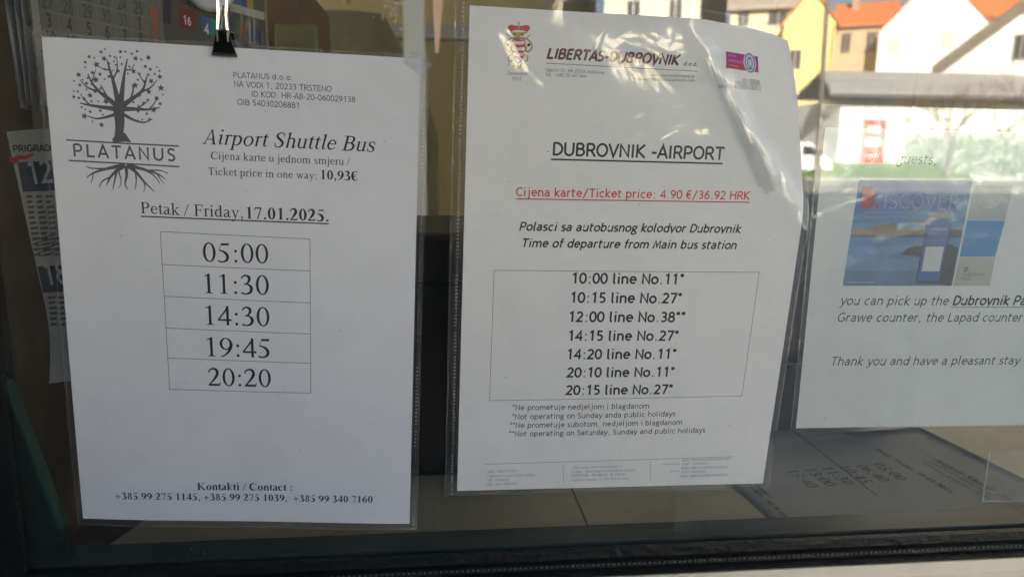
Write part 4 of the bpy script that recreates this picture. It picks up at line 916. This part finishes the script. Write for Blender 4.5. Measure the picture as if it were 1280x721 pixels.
put('departure_lines', S2, F, INKT, n2)
put('table_box', S2, seg(18.8, 148.6, 186.3, 149.6, .28)+seg(19, 63.7, 186, 65.5, .28)+seg(18.8, 148.6, 19, 63.7, .28)+seg(186.3, 149.6, 186, 65.5, .28), INKG, n2)
put('footnotes', S2, T('*Ne prometuje nedjeljom i blagdanom', 33.9, 56.9, 123.4, 57.4, w_=9)+T('*Not operating on Sunday anda public holidays', 33.9, 50.5, 141.9, 51.6, w_=9)+T('**Ne prometuje subotom, nedjeljom i blagdanom', 32.7, 44.5, 147.1, 45.4, w_=9)+T('**Not operating on Saturday, Sunday and public holidays', 32.4, 38.5, 163.8, 39.3, w_=9), INKT, n2)
LB, AD1 = 'LIBERTAS-DUBROVNIK', 'Ogarići 12, HR 20236 Mokošica'
put('company_name', S2, T(LB, 43.8, 271.4, 121.8, 271.3, w_=17, shear=.22)+T('d.o.o.', 124, 271.2, 132, 271.3, w_=12, shear=.22), MAROON, n2)
put('letterhead', S2, seg(43.7, 268.9, 132.6, 268.4, .35)+T('Ogarici 12, HR 20236 Mokosica', 43.5, 264.5, 77.5, 264.5, w_=8.5)+T('Tel   +385 20 441 444', 43.6, 261.8, 67.2, 262.1, w_=8.5)+T('www.libertasdubrovnik.hr', 104.8, 264.5, 131, 264.8, w_=8.5)+T('direkcija@libertasdubrovnik.com', 97.9, 262, 131.3, 262.5, w_=8.5)
    +T('HQ: 3200268', 162.4, 264.6, 176.5, 264.7, w_=8)+T('HQ-QU 1391001', 156.6, 262.1, 176.8, 262.5, w_=8)+T('HR-HQ-AU/0001-0005-2', 146, 259.6, 177.1, 260.2, w_=8), INKG, n2)
put('caption', S2, T('Osnovano', 22, 261.5, 33.4, 261.9, w_=8)+T('1912', 24.9, 258.7, 30.3, 258.9, w_=8), INKG, n2)
F = seg(17.4, 19, 186.2, 21, .3)+seg(69.2, 18, 70.2, 3.8, .25)+seg(128.4, 18.6, 129.8, 4.5, .25)
for k, s in enumerate(('MBS: 060117754', 'Trgovacki sud u Dubrovniku', 'MB: 3302032', 'OIB: 56411681646')): F += T(s, 19.3, 12.6-3.1*k, 19.3+(19, 31.5, 14.5, 20)[k], 12.8-3.1*k, w_=8)
for k, s in enumerate(('WEB: www.libertasdubrovnik.hr', 'E-MAIL: libertas@libertasdubrovnik.com', 'UPRAVA: direktor drustva', 'Temeljni kapital: 31.191.000,00 kuna')): F += T(s, 75.5, 14.4-3.05*k, 75.5+(34, 43, 36, 39)[k], 14.8-3.05*k, w_=8)
for k, s in enumerate(('IBAN: HR5224070001100061760', 'SWIFT: OTPVHR2X', 'IBAN: HR9323400091110126276', 'SWIFT: PBZGHR2X', 'IBAN: HR6824840081100460196')): F += T(s, 150.5, 18.2-3.0*k, 150.5+(33, 18, 33, 17.5, 33)[k], 18.6-3.0*k, w_=8)
F += T('OTP banka d.d.', 136.5, 15.8, 149, 15.9, w_=8)+T('PBZ d.d.', 142.5, 10.4, 149, 10.5, w_=8)
put('footer', S2, F, INKF, n2)
# coat of arms
def z2(x, y): return suv(S2, 620+x/7.21, 15+y/7.21)
def curl(P, k=.0193*7.21*1.0): 
    Q = smooth([(*z2(x, y), w_*.062) for x, y, w_ in P], 5); return strip([(p[0], p[1]) for p in Q], [p[2] for p in Q])
def poly2(*P): return [[z2(x, y) for x, y in P]]
GOLD = mat('crest_gold', (.42, .30, .04), .5); CR = mat('crest_red', (.50, .03, .05), .5); CW = mat('crest_white', (.75, .74, .72), .6); CDK = mat('crest_dark', (.05, .05, .06), .6)
sh_ = [(150, 262), (175, 246), (200, 242), (228, 246), (254, 262), (262, 310), (258, 350), (246, 400), (228, 440), (202, 458), (178, 440), (160, 400), (146, 350), (142, 310)]
put('crest_frame', S2, curl([(202, 232, 16), (140, 240, 14), (100, 262, 14), (78, 300, 14), (90, 345, 16), (130, 360, 14), (128, 315, 10), (106, 305, 8)])+curl([(202, 232, 16), (262, 240, 14), (300, 262, 14), (324, 300, 14), (312, 345, 16), (272, 360, 14), (276, 315, 10), (298, 305, 8)])
    +curl([(150, 380, 12), (118, 400, 12), (116, 440, 14), (146, 450, 10)])+curl([(252, 380, 12), (282, 400, 12), (280, 440, 14), (256, 450, 10)])+curl([(160, 470, 14), (195, 505, 20), (230, 470, 14)])+curl([(196, 460, 14), (196, 520, 10)])
    +curl([(104, 488, 6), (150, 430, 8)])+curl([(284, 496, 6), (245, 430, 8)])+curl([(95, 195, 7), (150, 240, 8)])+curl([(312, 205, 6), (262, 250, 8)])+poly2((178, 205), (224, 205), (216, 240), (186, 240)), GOLD, n2, .11)
put('crest_dark_shapes', S2, poly2(*[(202+(x-202)*1.12, 350+(y-350)*1.08) for x, y in sh_])+disc(*z2(106, 298), .9)+disc(*z2(296, 298), .9)+disc(*z2(160, 488), .55)+disc(*z2(222, 490), .55)+poly2((150, 196), (182, 200), (178, 218), (156, 212))+poly2((222, 200), (252, 196), (248, 212), (226, 218))+curl([(100, 200, 8), (118, 215, 3)]), CDK, n2, .15)  # dark printed outline and details of the crest
put('crest_shield', S2, poly2(*sh_), CW, n2, .20)
def bar(y0, y1, ins): return poly2((144+ins, y0), (203, y0+5), (260-ins, y0), (259-ins, y1), (203, y1+6), (145+ins, y1))
put('crest_bars', S2, poly2((152, 262), (175, 248), (200, 243), (228, 248), (252, 262), (203, 268))+bar(292, 318, 0)+bar(346, 370, 3)+bar(396, 420, 14), CR, n2, .25)
put('crest_crown', S2, poly2((130, 178), (104, 150), (110, 128), (135, 118), (170, 124), (206, 132), (245, 124), (280, 120), (302, 130), (308, 152), (284, 180), (250, 170), (206, 166), (160, 170)), CR, n2, .20)
put('crest_crown_trim', S2, curl([(206, 90, 9), (206, 128, 10)])+curl([(196, 100, 6), (218, 100, 6)])+curl([(132, 182, 14), (170, 192, 16), (206, 194, 18), (244, 192, 16), (282, 182, 14)])+disc(*z2(206, 148), .7)+curl([(160, 148, 5), (185, 156, 5)])+curl([(228, 156, 5), (255, 148, 5)]), GOLD, n2, .25)
# certification badge on the bent corner
def duv(x, y): return suv(Sheet(S2.P(176, 270)-S2.U*.176-S2.V*.270, S2.U, S2.V, 0, 0), x, y)
BG = mat('badge_violet', (.36, .03, .22), .5)
put('badge_violet', S2, rects(149.8, 274.3, 176.2, 280.6), BG, n2, .12)
put('badge_red', S2, rects(149.7, 271.0, 176.1, 274.28), mat('badge_red', (.45, .03, .06), .5), n2, .12)
put('badge_seal', S2, strip(arc(169, 276, 2.6, 3.3, 0, 360, 28), 5.4), mat('seal_pale', (.55, .60, .66), .5), n2, .2)
put('badge_ring', S2, strip(arc(169, 276, 3.9, 5.4, 0, 360, 28), .7)+strip(arc(169, 276, 2.0, 2.6, 0, 360, 16), .6)+seg(167.2, 272.6, 170.8, 272.6, .8)+seg(167.8, 279, 170.2, 279, .8), mat('seal_blue', (.06, .16, .34), .5), n2, .27)
put('badge_lettering', S2, T('ISO 9001', 151.5, 278, 157.5, 278, w_=9)+T('BUREAU VERITAS', 151.5, 275.2, 163.5, 275.1, w_=10)+T('Certification', 151.5, 272.6, 159, 272.5, w_=9), mat('badge_pink', (.7, .35, .55), .5), n2, .2)
def wave2(u, v):
    s = (u-141)*.806+(v-272)*.591; al = (u-141)*.591-(v-272)*.806
    d = 2.6*math.exp(-(s/3.2)**2)*(.7+.3*math.sin(al*.28))+1.2*math.exp(-((s-9)/3)**2)*max(0, math.sin(al*.11))
    if v > 288: d += ((v-288)/14)**2*(1.8+1.6*math.sin(u*.075+.8)+.9*math.sin(u*.21))
    d += .35*math.sin(u*.045+v*.017)+1.1*math.exp(-((v+1)/3.5)**2)*max(0, math.sin(u*.33))*(u > 120)
    return max(d, -.2)+.2
sleeve(S2, 'clear plastic sleeve over the crested bus sheet, bent at one corner', -8.2, 214.2, -2.8, 303, wave2, (-3.6, 2.25, .8))
put('dirt_specks', S2, specks(S2, 8, 22), INKG, n2, .2)
# crumpled tape lying along the bend
bm = bmesh.new(); g = []; rnd = random.Random(5)
for i in range(40):
    t_ = i/39; u, v = 137+t_*50, 276-t_*74; hw = 2.0+5.2*max(0, (t_-.42))/.58*(1 if t_ < .93 else .6)
    row = []
    for j in range(9):
        q = (j-4)/4; ou, ov = .806*hw*q, .591*hw*q
        row.append(bm.verts.new(S2.P(u+ou, v+ov, 1.2+wave2(u+ou, v+ov)+.9*math.sin(j*1.9+i*.35)+rnd.uniform(-.3, .3)+(3.2*(1-q*q) if t_ > .45 else .8*(1-q*q)))))
    g.append(row)
for i in range(39):
    for j in range(8): bm.faces.new((g[i][j], g[i+1][j], g[i+1][j+1], g[i][j+1]))
tag(link('adhesive_tape', bm, TAPE, None, True), 'crumpled strip of clear tape along the bent corner of the crested sheet', 'tape', 'pieces of clear tape')
def tape(label, sh, u, v, w_, h_, off, rz=0):
    bm = bmesh.new(); ca, sa = math.cos(rz), math.sin(rz); g = []
    for i in range(9):
        row = []
        for j in range(5):
            a, b = (i/8-.5)*w_, (j/4-.5)*h_; row.append(bm.verts.new(sh.P(u+a*ca-b*sa, v+a*sa+b*ca, off+rnd.uniform(0, .5))))
        g.append(row)
    for i in range(8):
        for j in range(4): bm.faces.new((g[i][j], g[i+1][j], g[i+1][j+1], g[i][j+1]))
    return tag(link('adhesive_tape', bm, TAPE, None, True), label, 'tape', 'pieces of clear tape')
tape('small wrinkled tape at the upper right corner of the shuttle sheet', S1, 209, 294, 14, 9, 2.4, -.6)
tape('bit of yellowed tape at the upper left corner of the shuttle sheet', S1, 1, 298, 12, 4, 1.6, .05)
tape('small crumpled tape on the top edge right of the clip', S1, 101.5+4, 299, 5, 4, 1.2, .2)

# ---- third notice: landscape sheet inside the glass
A3 = at(995, 535, .0085)
u3 = Vector((1, 0, -.0125)).normalized(); v3 = Vector((.0125, 0, 1)).normalized()
S3 = Sheet(A3, u3, v3, 297, 210, lambda u, v: .5*math.sin(u/40)*math.sin(v/50))
n3 = tag(link('visitor_notice', S3.grid(0, 297, 0, 210, 0, 30, 22), mat('paper_bright', (.88, .88, .88), .75), None, True), 'white sheet with blue brochure picture at the right, cut by the frame', 'notice')
def p3(x, y): return suv(S3, x, y)
def T3(s, x0, y0, x1, y1, **k): return line_of_text(s, *p3(x0, y0), *p3(x1, y1), **k)
def seg3(x0, y0, x1, y1, w_): return seg(*p3(x0, y0), *p3(x1, y1), w_)
put('greeting', S3, T3('Dear guests,', 1082, 203, 1170, 206, w_=8.5, shear=.2), INKT, n3)
put('pickup_lines', S3, T3('you can pick up the', 1049, 381, 1185, 381.3, w_=8.5, shear=.2)+T3('Grawe counter, the Lapad counter', 1046.6, 402, 1278.5, 402, w_=8.5, shear=.2)+T3('Thank you and have a pleasant stay', 1039, 456.5, 1275.7, 455.5, w_=8.5, shear=.2), mat('letter_ink', (.05, .05, .055), .6), n3)
put('bold_name', S3, T3('Dubrovnik Pass', 1190, 381.3, 1296, 381.5, w_=12.5, shear=.2)+seg3(1188, 383.8, 1300, 384, .4), INKT, n3)
# brochure picture
q3 = [p3(1053, 357), p3(1189.5, 357), p3(1216, 225), p3(1074, 225)]
def bil(s, t_): 
    a = [q3[0][k]+(q3[1][k]-q3[0][k])*s for k in (0, 1)]; b = [q3[3][k]+(q3[2][k]-q3[3][k])*s for k in (0, 1)]; return (a[0]+(b[0]-a[0])*t_, a[1]+(b[1]-a[1])*t_)
def band(t0, t1, s0=0, s1=1, wob=0, n=14):
    top = [bil(s0+(s1-s0)*i/n, t1+wob*math.sin(i*1.7+t1*30)) for i in range(n+1)]; bot = [bil(s0+(s1-s0)*i/n, t0) for i in range(n+1)]
    return [[bot[i], bot[i+1], top[i+1], top[i]] for i in range(n)]
pic = [(0, .14, (.11, .20, .38)), (.14, .26, (.14, .27, .50)), (.26, .38, (.08, .25, .54)), (.38, .46, (.05, .21, .50)), (.46, .488, (.03, .07, .16)), (.488, .51, (.40, .22, .09)), (.51, .54, (.34, .27, .20)), (.54, .60, (.12, .30, .52)), (.60, .70, (.01, .19, .55)), (.70, 1.0, (.004, .12, .50))]
pb = put('brochure_picture', S3, band(0, 1), mat('brochure_base', (.03, .15, .42), .4, var=.2, scale=30), n3, .1)
for i, (a, b, c) in enumerate(pic): put('picture_band', S3, band(a, b), mat('brochure_%d' % i, c, .4, var=.25, scale=45), pb, .13)
put('old_fort', S3, [[bil(.19, .49), bil(.40, .49), bil(.395, .60), bil(.33, .605), bil(.325, .585), bil(.19, .575)]]+[[bil(.40, .485), bil(.64, .49), bil(.64, .52), bil(.55, .535), bil(.46, .53), bil(.41, .515)]], mat('fort_brown', (.26, .17, .10), .5, var=.35, scale=90), pb, .17)
put('rock', S3, [[bil(.48, .30), bil(.66, .28), bil(.70, .37), bil(.60, .385), bil(.53, .36)]]+[[bil(.83, .02), bil(.99, .0), bil(.99, .36), bil(.90, .40), bil(.82, .30)]]+[[bil(.84, .46), bil(.995, .46), bil(.995, .535), bil(.84, .54)]], mat('rock_dark', (.035, .035, .045), .5, var=.4, scale=80), pb, .19)
ph = [[bil(.655, .045), bil(.655, .66), bil(.675, .695), bil(.86, .695), bil(.885, .66), bil(.885, .05), bil(.865, .02), bil(.675, .02)]]
pf = put('phone', S3, ph, mat('phone_dark', (.02, .025, .05), .3), pb, .23)
put('phone_screen', S3, [[bil(.668, .05), bil(.668, .655), bil(.872, .655), bil(.872, .05)]], mat('phone_screen_print', (.01, .10, .40), .4, var=.2, scale=60), pf, .27)
put('phone_notch', S3, [[bil(.72, .64), bil(.72, .66), bil(.83, .66), bil(.83, .64)]], mat('phone_dark', (.02, .025, .05)), pf, .31)
put('white_panel', S3, [[bil(.69, .14), bil(.69, .375), bil(.855, .375), bil(.855, .14)]], mat('panel_white', (.72, .73, .74), .5), pf, .31)
put('phone_lettering', S3, [q for s, t_, e in (('DUBROVNIK', .53, .85), ('PASS', .485, .77)) for q in line_of_text(s, *bil(.70, t_), *bil(e, t_), w_=7)]+[q for i in range(10) for q in disc(*bil(.69+.018*i, .432), .28, 6)], mat('print_pale', (.5, .58, .7), .5), pf, .31)
put('phone_mark', S3, disc(*bil(.715, .59), .9, 10), mat('brochure_red', (.55, .03, .05), .5), pf, .31)
put('brochure_lettering', S3, line_of_text('ISCOVER', *p3(1105, 261.5), *p3(1198, 262.5), w_=4)+line_of_text('SUPER PRICE FOR MUSEUMS, PUBLIC TRANSPORT', *bil(.09, .69), *bil(.56, .70), w_=7)+line_of_text('AND FIRST CLASS CULTURAL ATTRACTIONS', *bil(.09, .64), *bil(.55, .645), w_=7)+seg(*bil(.04, .035), *bil(.28, .035), .4), mat('print_pale', (.5, .58, .7)), pb, .3)
put('red_initial', S3, [[p3(1075, 260.5), p3(1088, 261), p3(1092, 254), p3(1093, 243), p3(1090, 234), p3(1078, 233)], *disc(*p3(1096.5, 258.5), 1.25, 12)], mat('brochure_red', (.55, .03, .05)), pb, .3)
put('blue_square', S3, [[p3(1199, 321), p3(1244, 321), p3(1256, 276), p3(1208.5, 275.5)]], mat('square_blue', (.003, .24, .62), .4), n3, .12)
side = put('beige_column', S3, [[p3(1190.8, 357), p3(1237.5, 357), p3(1244, 321.6), p3(1199, 321.6)]], mat('column_beige', (.52, .52, .47), .5), n3, .12)
put('grey_column', S3, [[p3(1208.7, 275), p3(1256, 275.4), p3(1266, 232), p3(1217.5, 232)]], mat('column_grey', (.50, .52, .53), .5), n3, .12)
put('side_lettering', S3, line_of_text('DUBROVNIK', *p3(1203, 345), *p3(1230, 345), w_=7)+line_of_text('PASS', *p3(1201, 350.5), *p3(1212, 350.5), w_=7)+line_of_text('D.', *p3(1204.5, 339.5), *p3(1211, 339.5), w_=16), mat('column_ink', (.10, .10, .10), .5), side, .2)
put('side_seal', S3, strip(arc(*p3(1236, 252), 7.2, 4.2, 150, 370, 20), .9), mat('print_white', (.70, .72, .72), .5), n3, .2)
sleeve(S3, 'clear plastic sleeve over the landscape sheet inside the glass', -4.5, 301, -2.2, 225, lambda u, v: .2+.5*max(0, math.sin(u*.04+v*.03)), None)
# empty sleeve corner stuck to the glass lower right
a = at(1227, 628, .008); S4 = Sheet(a, Vector((1, 0, 0)), Vector((.01, 0, 1)).normalized(), 80, 60)
o = tag(link('empty_sleeve', S4.grid(0, 90, 0, 40, 0, 6, 6), SLEEVE_EDGE), 'empty clear sleeve stuck at the lower right below the landscape sheet', 'sleeve')
link('sealed_edge', S4.faces(seg(0, .4, 90, .4, .9)+seg(.4, .9, .4, 40, .9), .1), WELD, o)

# ---- a sheet like the first one, lying on the counter
A, B = atz(920, 612, CT+.0006), atz(985, 670, CT+.0006)
U = (B-A).normalized(); V = Vector((0, 0, 1)).cross(U)
LS = Sheet(A, U, V, 210, 297); uc = suv(LS, 1111, 589); LS.O = A+U*((uc[0]-102)/1000)
LS.bend = lambda u, v: .3+.3*math.sin(v/40)
n5 = tag(link('timetable_sheet', LS.grid(0, 210, 0, 297, 0, 10, 16, thick=.1), mat('paper_dull', (.80, .79, .76), .75), None, True), 'timetable sheet lying flat on the counter at the lower right', 'notice')
t0 = suv(LS, 1017, 610); vt, vb = uc[1], t0[1]
F = []
for k, s in enumerate(('05:00', '06:40', '10:45', '11:30', '13:00', '15:40')): F += T(s, 83, vt-5+(vb-vt)*k/5, 121.7, vt-5+(vb-vt)*k/5, 'serif', bold=False)
put('departure_times', LS, F, INK, n5, .3)
put('lines', LS, T('Kontakti / Contact :', 73, 22, 133, 22, 'serif', bold=True)+T('+385 99 275 1145, +385 99 275 1039,  +385 99 340 7160', 21.6, 14.6, 185.6, 14.6, 'serif', bold=True)+T('Petak / Friday, 10.01.2025.', 48, vt+24, 157, vt+24, 'serif', bold=True)
    +T('Airport Shuttle Bus', 85, vt+66, 184, vt+66, 'serif', it=True, shear=.27)+T('Cijena karte u jednom smjeru /', 89, vt+58, 170, vt+58, 'serif')+T('Ticket price in one way: 10,93€', 88, vt+49, 174, vt+49, 'serif'), INK, n5, .3)

# ---- clip and suction hook holding the first sleeve
J = lambda u, v, o_: S1.P(u, v, o_)
t = empty('binder_clip', 'black binder clip with silver loop handle on the shuttle sheet sleeve', 'clip', J(100.2, 293, 2))
def rel(p): return p-t.location
bm = bmesh.new()
prism(bm, [rel(J(*p)) for p in ((93.6, 293.2, 2.6), (106.9, 292.9, 2.6), (103.6, 305.2, 6.2), (97.2, 305.2, 6.2))], S1.N*.0007)
prism(bm, [rel(J(*p)) for p in ((93.6, 293.2, -1.6), (106.9, 292.9, -1.6), (103.6, 305.2, -4.6), (97.2, 305.2, -4.6))], S1.N*.0007)
prism(bm, [rel(J(*p)) for p in ((97.2, 305.2, 6.8), (103.6, 305.2, 6.8), (103.6, 305.8, 5.2), (97.2, 305.8, 5.2))], S1.N*-.0112)
bmesh.ops.recalc_face_normals(bm, faces=bm.faces[:])
link('body', bm, mat('clip_black', (.006, .006, .006), .35), t)
link('lip', tube(bmesh.new(), [rel(J(93.3, 293.0, 2.9)), rel(J(107.2, 292.7, 2.9))], .0008), mat('lip_highlight_grey', (.35, .34, .32), .3, metal=1), t)  # grey metal edge stands in for a highlight on the black clip
CHR = mat('chrome', (.80, .76, .66), .18, metal=1)
for o_, nm in ((7.2, 'handle'), (4.6, 'handle')):
    k = 1 if o_ > 6 else .8
    link(nm, tube(bmesh.new(), [rel(J(*p)) for p in ((97.6, 299.5, o_-1), (97.7, 306, o_), (98.2, 313, o_), (98.0, 322*1, o_-.6), (98.6, 325, o_-.8), (102.2, 325, o_-.8), (102.8, 322, o_-.6), (102.6, 313, o_), (103.1, 306, o_), (103.2, 299.5, o_-1))], .00075*k), CHR, t)
link('roller', tube(bmesh.new(), [rel(J(97.6, 306.4, 5.6)), rel(J(98.6, 317, 5.4))], .0011), CHR, t)
link('roller', tube(bmesh.new(), [rel(J(102.8, 306.4, 5.6)), rel(J(102.0, 317, 5.4))], .0011), CHR, t)
link('spring', prism(bmesh.new(), [rel(J(99.0, 306.5, 3.4)), rel(J(102.0, 306.5, 3.4)), rel(J(101.6, 319, 3.4)), rel(J(99.4, 319, 3.4))], S1.N*.0006), CHR, t)
c = at(262, -15, -.004)
t = empty('suction_hook', 'white suction hook stuck on the glass above the clip', 'hook', c)
link('cup', lathe(bmesh.new(), [(.0136, .003), (.0132, 0), (.0105, -.0025), (.006, -.0045), (.004, -.009), (.0005, -.0095)], (0, 0, 0), 'Y', 28), mat('suction_white', (.75, .76, .76), .3), t, True)
e = J(100.4, 324, 5.5)-c
link('hook', tube(bmesh.new(), [(0, -.008, -.002), (.002, -.012, -.006), Vector((e.x-.002, e.y-.001, e.z+.003)), e, Vector((e.x+.003, e.y+.001, e.z+.003))], .0009), CHR, t)
